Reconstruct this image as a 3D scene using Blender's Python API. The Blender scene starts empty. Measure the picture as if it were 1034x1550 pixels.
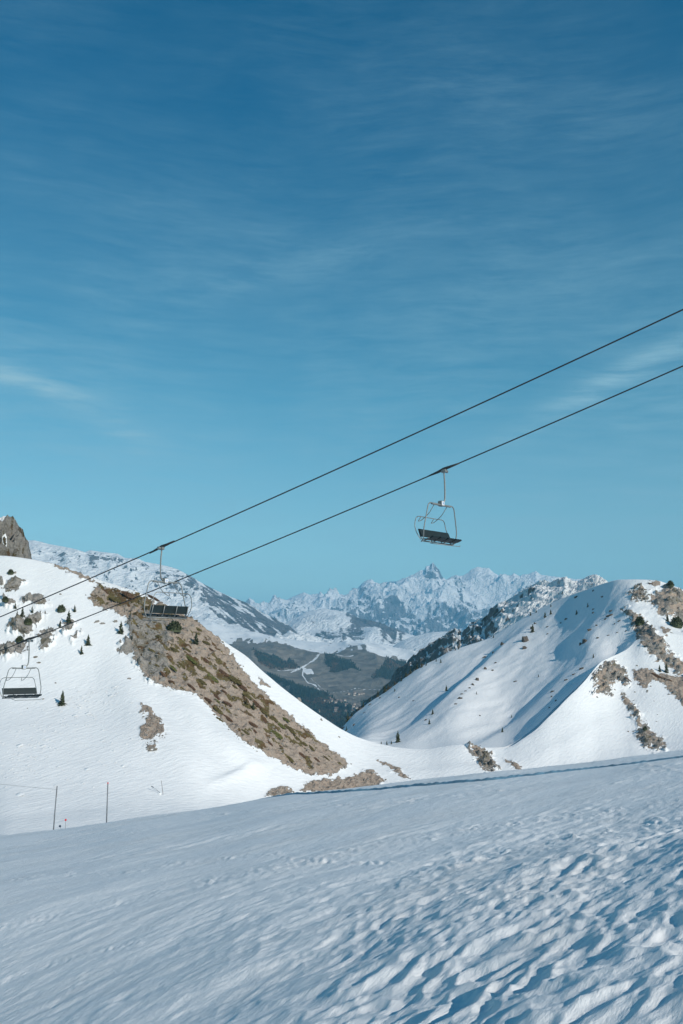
import bpy, math, random
import numpy as np
from mathutils import Vector, Matrix
random.seed(7); rng = np.random.default_rng(7)
S = bpy.context.scene; C = S.collection
# ------------------------------------------------------------------ camera
F = 1507.0                      # focal length in photograph pixels (35 mm lens, 36 mm tall sensor)
PITCH = math.atan(225 / F)
cam_d = bpy.data.cameras.new('camera'); cam = bpy.data.objects.new('camera', cam_d); C.objects.link(cam)
cam_d.sensor_fit = 'VERTICAL'; cam_d.sensor_height = 36; cam_d.lens = 36 * F / 1550
cam_d.clip_start = 0.1; cam_d.clip_end = 90000
cam.location = (0, 0, 0); cam.rotation_euler = (math.pi / 2 + PITCH, 0, 0)
S.camera = cam
# ------------------------------------------------------------------ sun, sky, exposure
SUN_AZ = math.radians(134.5)    # clockwise from +Y (the view direction)
SUN_EL = math.radians(27.5)
sdir = Vector((math.sin(SUN_AZ) * math.cos(SUN_EL), math.cos(SUN_AZ) * math.cos(SUN_EL), math.sin(SUN_EL)))
sun_d = bpy.data.lights.new('sun', 'SUN'); sun = bpy.data.objects.new('sun', sun_d); C.objects.link(sun)
sun_d.energy = 3.2; sun_d.angle = math.radians(0.53); sun_d.color = (1.0, 0.925, 0.82)
sun.rotation_euler = sdir.to_track_quat('Z', 'Y').to_euler()
S.view_settings.view_transform = 'Standard'; S.view_settings.look = 'None'
S.view_settings.exposure = 0.27; S.view_settings.gamma = 1.0; S.view_settings.use_curve_mapping = False
S.render.engine = 'CYCLES'
S.cycles.use_denoising = True
S.cycles.max_bounces = 6; S.cycles.volume_bounces = 1; S.cycles.diffuse_bounces = 3
SKY_STRENGTH = 0.072

class NT:                       # small helper round a node tree
    def __init__(s, nt): s.t = nt; s.n = nt.nodes; s.l = nt.links
    def add(s, typ, **kw):
        n = s.n.new(typ)
        for k, v in kw.items():
            if k in ('inp',): continue
            setattr(n, k, v)
        for k, v in kw.get('inp', {}).items():
            if isinstance(v, bpy.types.NodeSocket): s.l.new(v, n.inputs[k])
            else: n.inputs[k].default_value = v
        return n
    def math(s, op, a, b=0.0, c=0.0, clamp=False):
        n = s.n.new('ShaderNodeMath'); n.operation = op; n.use_clamp = clamp
        for i, v in enumerate((a, b, c)):
            if isinstance(v, bpy.types.NodeSocket): s.l.new(v, n.inputs[i])
            else: n.inputs[i].default_value = v
        return n.outputs[0]
    def mix(s, fac, a, b, blend='MIX'):
        n = s.n.new('ShaderNodeMix'); n.data_type = 'RGBA'; n.blend_type = blend
        for i, v in ((0, fac), (6, a), (7, b)):
            if isinstance(v, bpy.types.NodeSocket): s.l.new(v, n.inputs[i])
            else:
                n.inputs[i].default_value = v if i == 0 else (tuple(v) + (1,) if len(v) == 3 else v)
        return n.outputs[2]
    def mapping(s, vec, scale=(1, 1, 1), rot=(0, 0, 0), loc=(0, 0, 0)):
        n = s.n.new('ShaderNodeMapping'); s.l.new(vec, n.inputs[0])
        n.inputs['Scale'].default_value = scale; n.inputs['Rotation'].default_value = rot; n.inputs['Location'].default_value = loc
        return n.outputs[0]
    def noise(s, vec, scale, detail=4, rough=0.55, dist=0.0, out=0):
        n = s.n.new('ShaderNodeTexNoise'); s.l.new(vec, n.inputs['Vector'])
        n.inputs['Scale'].default_value = scale; n.inputs['Detail'].default_value = detail
        n.inputs['Roughness'].default_value = rough; n.inputs['Distortion'].default_value = dist
        return n.outputs[out]
    def rng(s, v, a, b, c=0.0, d=1.0, smooth=False):
        n = s.n.new('ShaderNodeMapRange'); n.clamp = True
        if smooth: n.interpolation_type = 'SMOOTHSTEP'
        s.l.new(v, n.inputs[0])
        for i, x in enumerate((a, b, c, d)): n.inputs[i + 1].default_value = x
        return n.outputs[0]

world = bpy.data.worlds.new('World'); S.world = world; world.use_nodes = True
W = NT(world.node_tree); W.n.clear()
sky = W.add('ShaderNodeTexSky', sky_type='NISHITA', sun_disc=False)
sky.sun_elevation = SUN_EL; sky.sun_rotation = SUN_AZ; sky.altitude = 2300; sky.air_density = 1.0; sky.dust_density = 0.15; sky.ozone_density = 1.6
tc = W.add('ShaderNodeTexCoord'); sep = W.add('ShaderNodeSeparateXYZ', inp={0: tc.outputs['Generated']})
az = W.math('ARCTAN2', sep.outputs[0], sep.outputs[1]); el = W.math('ARCSINE', sep.outputs[2])
uv = W.add('ShaderNodeCombineXYZ', inp={0: az, 1: el}).outputs[0]
tint = W.mix(1.0, sky.outputs[0], (0.84, 1.56, 1.27), 'MULTIPLY')
# the colour deepens towards the zenith all round the sky
tint = W.mix(W.rng(el, 0.26, 0.02), tint, W.mix(1.0, tint, (1.66, 0.97, 0.93), 'MULTIPLY'))
deep = W.rng(el, 0.13, 0.55)
tint = W.mix(deep, tint, W.mix(1.0, tint, (0.0, 0.53, 0.83), 'MULTIPLY'))
# cirrus: a veil and streaks, both from stretched noise
warp = W.add('ShaderNodeVectorMath', operation='MULTIPLY_ADD', inp={0: W.noise(uv, 1.8, 3, 0.5, out=1), 1: (0.20, 0.09, 0), 2: uv}).outputs[0]
veil = W.rng(W.noise(W.mapping(warp, (1.0, 2.3, 1), (0, 0, -0.20)), 2.6, 5, 0.55, 0.3), 0.40, 0.78, 0, 1, True)
streak = W.rng(W.noise(W.mapping(warp, (1.0, 7.5, 1), (0, 0, -0.14)), 8.5, 12, 0.70, 0.25), 0.42, 0.76)
streak2 = W.rng(W.noise(W.mapping(warp, (1.0, 8.0, 1), (0, 0, 0.10), (4, 1, 0)), 9.0, 12, 0.72, 0.3), 0.36, 0.80)
def blob(u0, v0, ru, rv, ang):
    c, s_ = math.cos(ang), math.sin(ang)
    du = W.math('SUBTRACT', az, u0); dv = W.math('SUBTRACT', el, v0)
    p = W.math('ADD', W.math('MULTIPLY', du, c / ru), W.math('MULTIPLY', dv, s_ / ru))
    q = W.math('ADD', W.math('MULTIPLY', du, -s_ / rv), W.math('MULTIPLY', dv, c / rv))
    r = W.math('ADD', W.math('MULTIPLY', p, p), W.math('MULTIPLY', q, q))
    return W.math('POWER', 2.718, W.math('MULTIPLY', r, -1.0))
band = W.math('POWER', 2.718, W.math('MULTIPLY', W.math('POWER', W.math('DIVIDE', W.math('SUBTRACT', el, 0.23), 0.17), 2.0), -1.0))
cl = W.math('MULTIPLY', W.math('MULTIPLY_ADD', veil, 0.13, W.math('MULTIPLY', W.math('MULTIPLY', streak, veil), 0.46)), W.math('MULTIPLY_ADD', band, 0.65, 0.42))
cl = W.math('ADD', cl, W.math('MULTIPLY', W.math('MULTIPLY', W.math('MULTIPLY', streak2, W.rng(W.noise(uv, 3.0, 4, 0.6), 0.32, 0.62, 0.10, 1.0)), W.math("MULTIPLY_ADD", band, 0.75, 0.25)), 0.50))
w1 = W.math('MULTIPLY', blob(-0.33, 0.270, 0.090, 0.011, -0.22), 1.0)
w2 = W.math('MULTIPLY', blob(-0.215, 0.222, 0.060, 0.012, -0.42), 0.85)
w3 = W.math('MULTIPLY', blob(0.285, 0.275, 0.11, 0.012, 0.42), 0.85)
w4 = W.math('MULTIPLY', blob(-0.06, 0.385, 0.17, 0.022, 0.22), 0.28)
w5 = W.math('MULTIPLY', blob(0.22, 0.16, 0.20, 0.07, 0.1), 0.30)
wsum = W.math('ADD', W.math('ADD', W.math('ADD', w1, w2), W.math('ADD', w3, w4)), w5)
cl = W.math('ADD', cl, W.math('MULTIPLY', wsum, W.rng(streak, 0.0, 0.8, 0.18, 1.0)), clamp=True)
cl = W.math('MULTIPLY', cl, W.rng(el, -0.05, 0.12, 0.15, 1.0))
cloudy = W.mix(cl, tint, (3.7, 6.4, 7.6))
bg = W.add('ShaderNodeBackground', inp={0: cloudy, 1: SKY_STRENGTH})
wo = W.add('ShaderNodeOutputWorld', inp={0: bg.outputs[0]})

# ------------------------------------------------------------------ geometry helpers
SP, CP = math.sin(PITCH), math.cos(PITCH)
def at(px, py, Y):              # the point at forward distance Y that the photograph shows at (px, py)
    px, py, Y = (np.asarray(v, float) for v in (px, py, Y))
    up = (775 - py) / F
    k = Y / (CP - up * SP)
    return np.stack(np.broadcast_arrays((px - 517) / F * k, Y, (SP + up * CP) * k), -1)
def proj(P):
    X, Y, Z = P[..., 0], P[..., 1], P[..., 2]
    fw = Y * CP + Z * SP; u = -Y * SP + Z * CP
    return 517 + F * X / fw, 775 - F * u / fw

_perm = rng.random((512, 512)) * 2 * math.pi
def perlin(x, y, seed=0):
    x = x + seed * 37.17; y = y + seed * 91.7
    xi = np.floor(x).astype(int); yi = np.floor(y).astype(int); xf = x - xi; yf = y - yi
    u = xf ** 3 * (xf * (xf * 6 - 15) + 10); v = yf ** 3 * (yf * (yf * 6 - 15) + 10)
    def g(ix, iy, dx, dy):
        a = _perm[ix & 511, iy & 511]; return np.cos(a) * dx + np.sin(a) * dy
    n00 = g(xi, yi, xf, yf); n10 = g(xi + 1, yi, xf - 1, yf); n01 = g(xi, yi + 1, xf, yf - 1); n11 = g(xi + 1, yi + 1, xf - 1, yf - 1)
    return (n00 * (1 - u) + n10 * u) * (1 - v) + (n01 * (1 - u) + n11 * u) * v * 1.0
def fbm(x, y, o=5, seed=0, gain=0.5):
    s = 0; a = 1.0
    for i in range(o):
        s = s + a * perlin(x * 2 ** i, y * 2 ** i, seed + i * 3); a *= gain
    return s
def ridged(x, y, o=5, seed=0, gain=0.5):
    s = 0; a = 1.0; w = 1.0
    for i in range(o):
        n = 1 - np.abs(perlin(x * 2 ** i, y * 2 ** i, seed + i * 3)) * 2.0
        n = np.clip(n, 0, 1) ** 2 * w; w = np.clip(n * 1.6, 0, 1); s = s + a * n; a *= gain
    return s
def sstep(a, b, x):
    t = np.clip((x - a) / (b - a), 0, 1); return t * t * (3 - 2 * t)
def sdpoly(px, py, poly):       # signed distance to a polygon, negative inside
    P = np.asarray(poly, float); d = np.full(px.shape, 1e18); inside = np.zeros(px.shape, bool)
    n = len(P); j = n - 1
    for i in range(n):
        ax, ay = P[i]; bx, by = P[j]; ex, ey = bx - ax, by - ay
        wx, wy = px - ax, py - ay
        t = np.clip((wx * ex + wy * ey) / (ex * ex + ey * ey + 1e-9), 0, 1)
        d = np.minimum(d, (wx - ex * t) ** 2 + (wy - ey * t) ** 2)
        c = ((ay > py) != (by > py)) & (px < (bx - ax) * (py - ay) / ((by - ay) if by != ay else 1e-9) + ax)
        inside ^= c; j = i
    d = np.sqrt(d); return np.where(inside, -d, d)
def sdline(px, py, pts):
    P = np.asarray(pts, float); d = np.full(px.shape, 1e18); tt = np.zeros(px.shape)
    for i in range(len(P) - 1):
        ax, ay = P[i]; ex, ey = P[i + 1] - P[i]
        wx, wy = px - ax, py - ay
        t = np.clip((wx * ex + wy * ey) / (ex * ex + ey * ey + 1e-9), 0, 1)
        q = (wx - ex * t) ** 2 + (wy - ey * t) ** 2
        tt = np.where(q < d, (i + t) / (len(P) - 1), tt); d = np.minimum(d, q)
    return np.sqrt(d), tt
def pchip(xs, ys, x):
    xs = np.asarray(xs, float); ys = np.asarray(ys, float)
    h = np.diff(xs); dl = np.diff(ys) / h; m = np.zeros(len(xs))
    for i in range(1, len(xs) - 1):
        if dl[i - 1] * dl[i] > 0:
            w1 = 2 * h[i] + h[i - 1]; w2 = h[i] + 2 * h[i - 1]; m[i] = (w1 + w2) / (w1 / dl[i - 1] + w2 / dl[i])
    m[0] = dl[0]; m[-1] = dl[-1]
    i = np.clip(np.searchsorted(xs, x) - 1, 0, len(xs) - 2); t = np.clip((x - xs[i]) / h[i], 0, 1)
    return (ys[i] * (1 + 2 * t) * (1 - t) ** 2 + h[i] * m[i] * t * (1 - t) ** 2 + ys[i + 1] * t * t * (3 - 2 * t) - h[i] * m[i + 1] * t * t * (1 - t))
def loft(rows, xs, subs, creases=(), smooth=True):
    """rows: knot lists (px, py, Y), near to far. Returns grid of points (len(xs), n, 3)."""
    f = pchip if smooth else np.interp
    K = []
    for r in rows:
        r = np.asarray(r, float)
        g = (lambda c: pchip(r[:, 0], r[:, c], xs)) if smooth else (lambda c: np.interp(xs, r[:, 0], r[:, c]))
        K.append(at(xs, g(1), g(2)))
    K = np.stack(K, 1); n = K.shape[1]
    def tang(a, b):
        s = a * b; return np.where(s > 0, 2 * s / (a + b + 1e-12), 0)
    seg = [K[:, i + 1] - K[:, i] for i in range(n - 1)]
    out = []
    for i in range(n - 1):
        m0 = seg[i] if (i == 0 or i in creases) else tang(seg[i - 1], seg[i])
        m1 = seg[i] if (i == n - 2 or i + 1 in creases) else tang(seg[i], seg[i + 1])
        m0[..., 1] = seg[i][..., 1]; m1[..., 1] = seg[i][..., 1]
        for j in range(subs[i] + (1 if i == n - 2 else 0)):
            t = j / subs[i]
            out.append(K[:, i] * (1 + 2 * t) * (1 - t) ** 2 + m0 * t * (1 - t) ** 2 + K[:, i + 1] * t * t * (3 - 2 * t) - m1 * t * t * (1 - t))
    return np.stack(out, 1)
def grid_mesh(name, P, mat, attrs=None, kind='structure', parent=None, smooth=True, link=True):
    nx, ny = P.shape[:2]
    me = bpy.data.meshes.new(name)
    me.vertices.add(nx * ny); me.vertices.foreach_set('co', P.reshape(-1).astype(np.float32))
    a = np.arange(nx * ny).reshape(nx, ny)
    q = np.stack([a[:-1, :-1], a[1:, :-1], a[1:, 1:], a[:-1, 1:]], -1).reshape(-1, 4)
    me.loops.add(q.size); me.loops.foreach_set('vertex_index', q.reshape(-1).astype(np.int32))
    me.polygons.add(len(q)); me.polygons.foreach_set('loop_start', (np.arange(len(q)) * 4).astype(np.int32))
    me.update(calc_edges=True)
    me.polygons.foreach_set('use_smooth', np.full(len(q), smooth))
    for k, v in (attrs or {}).items():
        at_ = me.attributes.new(k, 'FLOAT', 'POINT'); at_.data.foreach_set('value', v.reshape(-1).astype(np.float32))
    me.materials.append(mat)
    o = bpy.data.objects.new(name, me); C.objects.link(o)
    if kind: o['kind'] = kind
    if parent: o.parent = parent
    return o
class Terr:                     # finds the ground point seen at a pixel
    def __init__(s, P, xs, j0=0, j1=None):
        s.P = P; s.xs = xs; s.px, s.py = proj(P); s.j0 = j0; s.j1 = j1 or P.shape[1]
    def hit(s, px, py, j0=None):
        i = int(round((px - s.xs[0]) / (s.xs[1] - s.xs[0]))); i = max(1, min(len(s.xs) - 2, i))
        col = s.py[i, (s.j0 if j0 is None else j0):s.j1]; k = np.nonzero(col <= py)[0]
        j = (s.j0 if j0 is None else j0) + (int(k[0]) if len(k) else int(np.argmin(col)))
        j = max(1, min(s.P.shape[1] - 2, j))
        n = np.cross(s.P[i + 1, j] - s.P[i - 1, j], s.P[i, j + 1] - s.P[i, j - 1]); n = n / (np.linalg.norm(n) + 1e-9)
        if n[2] < 0: n = -n
        return Vector(s.P[i, j]), Vector(n)
    def point(s, X, Y):         # height under X, Y by nearest grid vertex
        d = (s.P[..., 0] - X) ** 2 + (s.P[..., 1] - Y) ** 2; k = np.unravel_index(np.argmin(d), d.shape); return s.P[k][2]

# ------------------------------------------------------------------ materials
def new_mat(name):
    m = bpy.data.materials.new(name); m.use_nodes = True; T = NT(m.node_tree); T.n.clear()
    b = T.add('ShaderNodeBsdfPrincipled'); o = T.add('ShaderNodeOutputMaterial', inp={0: b.outputs[0]})
    return m, T, b
def objco(T): return T.add('ShaderNodeTexCoord').outputs['Object']
def bump(T, b, h, strength, dist):
    n = T.add('ShaderNodeBump', inp={'Height': h, 'Strength': strength, 'Distance': dist}); T.l.new(n.outputs[0], b.inputs['Normal'])
def plain(name, col, rough=0.5, metal=0.0, var=0.15, scale=6.0, bmp=0.0):
    m, T, b = new_mat(name); co = objco(T)
    n = T.noise(co, scale, 5)
    dark = tuple(c * (1 - var) for c in col); light = tuple(min(1, c * (1 + var)) for c in col)
    T.l.new(T.mix(T.rng(n, 0.3, 0.7), dark, light), b.inputs['Base Color'])
    b.inputs['Roughness'].default_value = rough; b.inputs['Metallic'].default_value = metal
    if bmp: bump(T, b, T.noise(co, scale * 4, 6), 0.6, bmp)
    return m

SNOW = (0.86, 0.875, 0.885)
# foreground snow, raked by the wind
m_fg, T, b = new_mat('foreground_snow'); co = objco(T)
ANG = math.atan2(0.85, 0.53)
st = T.mapping(co, (1, 1, 1), (0, 0, -ANG))           # x now runs along the wind streaks
s1 = T.noise(T.mapping(st, (1.0, 2.9, 1)), 2.6, 10, 0.66, 0.0)
s2 = T.noise(T.mapping(st, (1.0, 1.6, 1)), 14.0, 6, 0.65)
grain = T.noise(co, 140.0, 3, 0.6)
dust = T.rng(T.noise(T.mapping(st, (0.30, 1.1, 1)), 0.42, 8, 0.68, 0.6), 0.46, 0.74)
dust = T.math('MULTIPLY', dust, T.rng(s1, 0.35, 0.62))
col = T.mix(T.math('MULTIPLY', dust, 0.62), SNOW, (0.60, 0.585, 0.565))
crust = T.rng(s1, 0.60, 0.72)
col = T.mix(T.math('MULTIPLY', crust, 0.6), col, (0.93, 0.94, 0.945))
T.l.new(col, b.inputs['Base Color'])
b.inputs['Roughness'].default_value = 0.65; b.inputs['Specular IOR Level'].default_value = 0.2
hsum = T.math('ADD', T.math('MULTIPLY', s1, 1.0), T.math('MULTIPLY', s2, 0.30))
hsum = T.math('ADD', hsum, T.math('MULTIPLY', grain, 0.05))
bump(T, b, hsum, 0.5, 0.07)

def ground_mat(name, scale, snowbump, rockcol, rockcol2, earthcol, earthcol2, vegcol, edge=0.5, rockbump=1.0, fine=1.0):
    """snow with rock, bare earth and low growth where the terrain's attributes put them"""
    m, T, b = new_mat(name); co = objco(T)
    A = lambda k: T.add('ShaderNodeAttribute', attribute_name=k).outputs['Fac']
    n1 = T.noise(co, 0.9 * scale, 9, 0.68, 0.2); n2 = T.noise(co, 0.22 * scale, 6, 0.6); n3 = T.noise(co, 3.6 * scale, 6, 0.7)
    rag = T.math('ADD', T.math('MULTIPLY', T.math('SUBTRACT', n1, 0.5), 1.5 * edge), T.math('MULTIPLY', T.math('SUBTRACT', n3, 0.5), 0.7 * edge))
    fr = T.rng(T.math('ADD', A('rock'), rag), 0.47, 0.53)
    fe = T.rng(T.math('ADD', A('earth'), rag), 0.47, 0.53)
    fv = T.rng(T.math('ADD', A('veg'), T.math('MULTIPLY', rag, 1.2)), 0.45, 0.55)
    vor = T.add('ShaderNodeTexVoronoi', feature='F1', inp={'Vector': co, 'Scale': 0.8 * scale, 'Randomness': 1.0})
    vc = T.add('ShaderNodeSeparateColor', inp={0: vor.outputs['Color']}).outputs[0]
    rc = T.mix(T.rng(n1, 0.35, 0.68), rockcol, rockcol2)
    rc = T.mix(T.math('MULTIPLY', T.rng(n3, 0.55, 0.75), 0.5), rc, tuple(c * 0.45 for c in rockcol))
    lich = T.mix(T.math('MULTIPLY', T.rng(n2, 0.52, 0.62), 0.6), rc, vegcol)
    dn = T.mapping(T.mapping(co, (1, 1, 1), (0, 0, math.radians(40))), (0.22, 1.0, 0.6)); ne = T.noise(dn, 1.3 * scale, 9, 0.7)
    ec = T.mix(T.rng(T.math('ADD', T.math('MULTIPLY', n1, 0.35), T.math('MULTIPLY', ne, 0.65)), 0.40, 0.62), earthcol, earthcol2)
    ec = T.mix(T.math('MULTIPLY', vc, 0.45), ec, (0.42, 0.37, 0.31))
    ec = T.mix(T.math('MULTIPLY', T.rng(n3, 0.54, 0.72), 0.5), ec, (0.16, 0.13, 0.10))
    vg = T.mix(T.rng(n3, 0.35, 0.65), tuple(c * 0.6 for c in vegcol), tuple(c * 1.5 for c in vegcol))
    vg = T.mix(T.math('MULTIPLY', T.rng(n2, 0.48, 0.60), 0.8), vg, (0.135, 0.075, 0.038))
    snow_c = T.mix(T.math('MULTIPLY', T.rng(n2, 0.35, 0.75), 0.35), SNOW, (0.80, 0.81, 0.815))
    c = T.mix(fe, snow_c, ec); c = T.mix(fr, c, lich); c = T.mix(fv, c, vg)
    T.l.new(c, b.inputs['Base Color']); b.inputs['Roughness'].default_value = 0.8; b.inputs['Specular IOR Level'].default_value = 0.2
    bare = T.math('MAXIMUM', T.math('MAXIMUM', fr, fe), fv)
    st = T.mapping(co, (1, 1, 1), (0, 0, -0.95))
    sn = T.noise(T.mapping(st, (0.35, 1.4, 1)), 0.9 * scale, 6, 0.6)
    hs = T.math('MULTIPLY', sn, snowbump)
    hr = T.math('ADD', T.math('MULTIPLY', n1, 1.0 * rockbump), T.math('MULTIPLY', vor.outputs['Distance'], 0.5 * rockbump))
    hr = T.math('ADD', hr, T.math('MULTIPLY', n3, 0.35 * rockbump))
    h = T.math('ADD', T.math('MULTIPLY', hs, T.math('SUBTRACT', 1.0, bare)), T.math('MULTIPLY', hr, bare))
    bump(T, b, h, 1.0, fine)
    return m
m_near = ground_mat('hill_ground', 1.25, 0.32, (0.235, 0.22, 0.20), (0.42, 0.39, 0.355), (0.36, 0.275, 0.215), (0.54, 0.44, 0.36), (0.15, 0.122, 0.055), 0.55, 1.0, 0.6)
m_ridge = ground_mat('ridge_ground', 0.22, 1.0, (0.24, 0.225, 0.21), (0.42, 0.395, 0.365), (0.24, 0.2, 0.15), (0.33, 0.27, 0.21), (0.09, 0.085, 0.035), 0.55, 1.4, 5.0)
m_far = ground_mat('mountain_ground', 0.030, 0.8, (0.15, 0.145, 0.145), (0.27, 0.26, 0.255), (0.20, 0.17, 0.13), (0.27, 0.23, 0.18), (0.03, 0.045, 0.03), 0.62, 1.0, 45.0)
m_massif = ground_mat('massif_ground', 0.019, 0.8, (0.17, 0.175, 0.18), (0.33, 0.325, 0.32), (0.20, 0.17, 0.13), (0.27, 0.23, 0.18), (0.03, 0.045, 0.03), 0.62, 1.0, 90.0)
m_valley = ground_mat('valley_ground', 0.022, 0.6, (0.15, 0.14, 0.12), (0.24, 0.22, 0.19), (0.120, 0.115, 0.10), (0.175, 0.165, 0.14), (0.018, 0.036, 0.026), 0.5, 0.6, 14.0)
def rock_mat(name, c1, c2, moss, scale):
    m, T, b = new_mat(name); co = T.add('ShaderNodeTexCoord').outputs['Object']
    g = T.add('ShaderNodeNewGeometry').outputs['Position']
    n1 = T.noise(g, scale, 8, 0.7, 0.3); n2 = T.noise(g, scale * 4, 6, 0.7); n3 = T.noise(g, scale * 0.35, 4)
    c = T.mix(T.rng(n1, 0.35, 0.68), c1, c2)
    c = T.mix(T.math('MULTIPLY', T.rng(n2, 0.55, 0.7), 0.6), c, tuple(x * 0.4 for x in c1))
    c = T.mix(T.math('MULTIPLY', T.rng(n3, 0.53, 0.62), 0.65), c, moss)
    T.l.new(c, b.inputs['Base Color']); b.inputs['Roughness'].default_value = 0.85
    bump(T, b, T.math('ADD', n1, T.math('MULTIPLY', n2, 0.4)), 0.9, 0.35)
    return m
m_rock = rock_mat('rock', (0.215, 0.20, 0.185), (0.42, 0.39, 0.355), (0.11, 0.085, 0.045), 1.6)
m_cliff = rock_mat('cliff_rock', (0.22, 0.20, 0.18), (0.38, 0.35, 0.31), (0.10, 0.085, 0.045), 0.5)
m_needle = plain('needles', (0.060, 0.075, 0.036), 0.85, 0, 0.5, 30)
m_needle2 = plain('dry_needles', (0.085, 0.075, 0.03), 0.85, 0, 0.5, 30)
m_bark = plain('bark', (0.10, 0.075, 0.055), 0.9, 0, 0.3, 20)
m_heath = [plain('heather_olive', (0.15, 0.125, 0.05), 0.9, 0, 0.5, 3), plain('heather_brown', (0.16, 0.095, 0.058), 0.9, 0, 0.45, 3), plain('heather_green', (0.15, 0.155, 0.05), 0.9, 0, 0.5, 3)]
m_steel = plain('galvanised_steel', (0.25, 0.265, 0.26), 0.5, 0.4, 0.15, 8)
m_rope = plain('steel_rope', (0.045, 0.047, 0.05), 0.55, 0.4, 0.3, 30)
m_pad = plain('seat_padding', (0.008, 0.019, 0.021), 0.55, 0.0, 0.3, 5)
m_plate = plain('number_plate_white', (0.75, 0.78, 0.80), 0.5, 0, 0.05, 5)
m_blue = plain('number_plate_blue', (0.10, 0.25, 0.55), 0.5, 0, 0.1, 5)
m_pole = plain('grey_pole', (0.19, 0.20, 0.215), 0.6, 0.1, 0.25, 4)
m_red = plain('red_plastic', (0.72, 0.06, 0.07), 0.5, 0, 0.1, 4)
m_marker_shadow = plain('painted_shadow', (0.03, 0.05, 0.09), 0.5, 0, 0.1, 4)  # dark colour of the cast shadows modelled beside marker and stake
m_wall = plain('render_wall', (0.55, 0.50, 0.44), 0.9, 0, 0.2, 0.1)
m_roof = plain('house_roof', (0.22, 0.17, 0.15), 0.9, 0, 0.3, 0.1)

# ------------------------------------------------------------------ terrain: foreground slope
FGK = np.array([(-400, 1302), (-150, 1280), (0, 1262), (100, 1251), (200, 1236), (300, 1224), (400, 1207), (500, 1195), (600, 1183), (700, 1171), (800, 1161), (900, 1150), (1034, 1132), (1200, 1108), (1450, 1080)], float)
def FG(px): return pchip(FGK[:, 0], FGK[:, 1], px)
YC = 52.0
def fg_plane(X, Y): return -1.7 + 0.118 * X - 0.094 * Y
def fg_base(X, Y):
    px = 517 + F * X / np.maximum(Y, 1.0) / (CP - 0.02)
    px = np.clip(px, -400, 1450)
    m = at(px, FG(px), YC)
    cor = m[..., 2] - fg_plane(m[..., 0], YC)
    z = fg_plane(X, Y) + cor * sstep(0.15, 1.0, Y / YC)
    z = z + sstep(19, 7, Y) * (0.20 * np.clip(X, -9, 9)) - 0.10 * sstep(2, 10, Y) * sstep(34, 9, Y)
    d = np.maximum(Y - YC + 3, 0)
    z = z - np.where(d < 22, 0.0085 * d * d, 0.0085 * 484 + 0.374 * (d - 22))
    return z
# rough lines where skis and wind have broken the crust (walked along the slope)
TRK = [([(0, 1402), (250, 1347), (520, 1292), (700, 1256), (1034, 1212)], 7, 0.045), ([(0, 1482), (90, 1452), (150, 1440), (210, 1424)], 4, 0.05), ([(420, 1296), (500, 1304), (600, 1303)], 3, 0.05),
       ([(0, 1335), (200, 1318), (420, 1290)], 5, 0.035), ([(600, 1335), (800, 1280), (1034, 1236)], 9, 0.045), ([(640, 1420), (760, 1390), (900, 1300)], 12, 0.03), ([(80, 1520), (150, 1455), (160, 1440)], 6, 0.03), ([(900, 1150), (1034, 1172)], 2, 0.05), ([(930, 1150), (1034, 1163)], 2, 0.05), ([(250, 1236), (500, 1222), (800, 1195)], 4, 0.04)]
def fg_detail(X, Y):
    al = 0.53 * X + 0.85 * Y; ac = 0.85 * X - 0.53 * Y
    pxn = X / np.maximum(Y, 1.0)
    wx = 0.25 * fbm(X / 1.3, Y / 1.3, 2, 40); al = al + wx; ac = ac + 0.6 * wx
    near = sstep(24, 8.5, Y + 6 * perlin(X / 3, Y / 3, 3)); right = 0.30 + 0.70 * sstep(-0.22, 0.14, pxn + 0.10 * perlin(X / 2.5, Y / 2.5, 9))
    amp = near * right
    cups = np.abs(perlin(al / 0.62, ac / 0.36, 1)) * (0.7 + 1.4 * np.clip(perlin(X / 1.9, Y / 2.6, 14) + 0.2, 0, 1)) + 0.5 * np.abs(perlin(al / 0.40, ac / 0.19, 2)) + 0.3 * np.abs(perlin(al / 0.20, ac / 0.13, 6)) + 0.5 * np.clip(perlin(al / 0.55, ac / 0.5, 15) - 0.15, 0, 1)
    h = -0.105 * cups * amp
    big = fbm(al / 3.2, ac / 1.5, 2, 5); h = h + 0.11 * big * (0.25 + amp)
    sas = fbm(al / 1.3, ac / 0.30, 3, 11, 0.55)
    patch = 0.35 + 0.9 * sstep(-0.1, 0.5, fbm(al / 7, ac / 3, 3, 21))
    h = h + (0.020 + 0.012 * sstep(12, 30, Y)) * sas * patch
    h = h + 0.05 * perlin(al / 9, ac / 2.4, 31) + 0.10 * perlin(X / 11, Y / 9, 33) * sstep(5, 20, Y)
    track = np.exp(-((ac + 7.5 + 0.35 * perlin(al / 6, ac * 0, 55)) / 0.13) ** 2) * perlin(al / 0.45, ac / 0.3, 58)
    h = h + 0.05 * track
    px_, py_ = proj(np.stack([X, Y, fg_base(X, Y)], -1))
    for line, wd, am in TRK:
        d_, t_ = sdline(px_, py_ + 6 * perlin(px_ / 60, py_ * 0, 66), line)
        g = np.exp(-(d_ / wd) ** 2) * np.clip(0.6 + 1.2 * perlin(px_ / 24, py_ / 30, 67), 0, 1.3)
        h = h + am * g * (np.abs(perlin(X / 0.16, Y / 0.30, 68)) * 2 - 0.15 + perlin(X / 0.35, Y / 0.6, 69))
    return h * sstep(75, 56, Y)
xs = np.arange(-330, 1370, 2.6)
ys = np.concatenate([np.geomspace(3.0, 56, 600), np.linspace(58, 150, 50)])
u = (xs - 517) / F
FX = u[:, None] * ys[None, :] * 1.0; FY = np.broadcast_to(ys[None, :], FX.shape)
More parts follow.
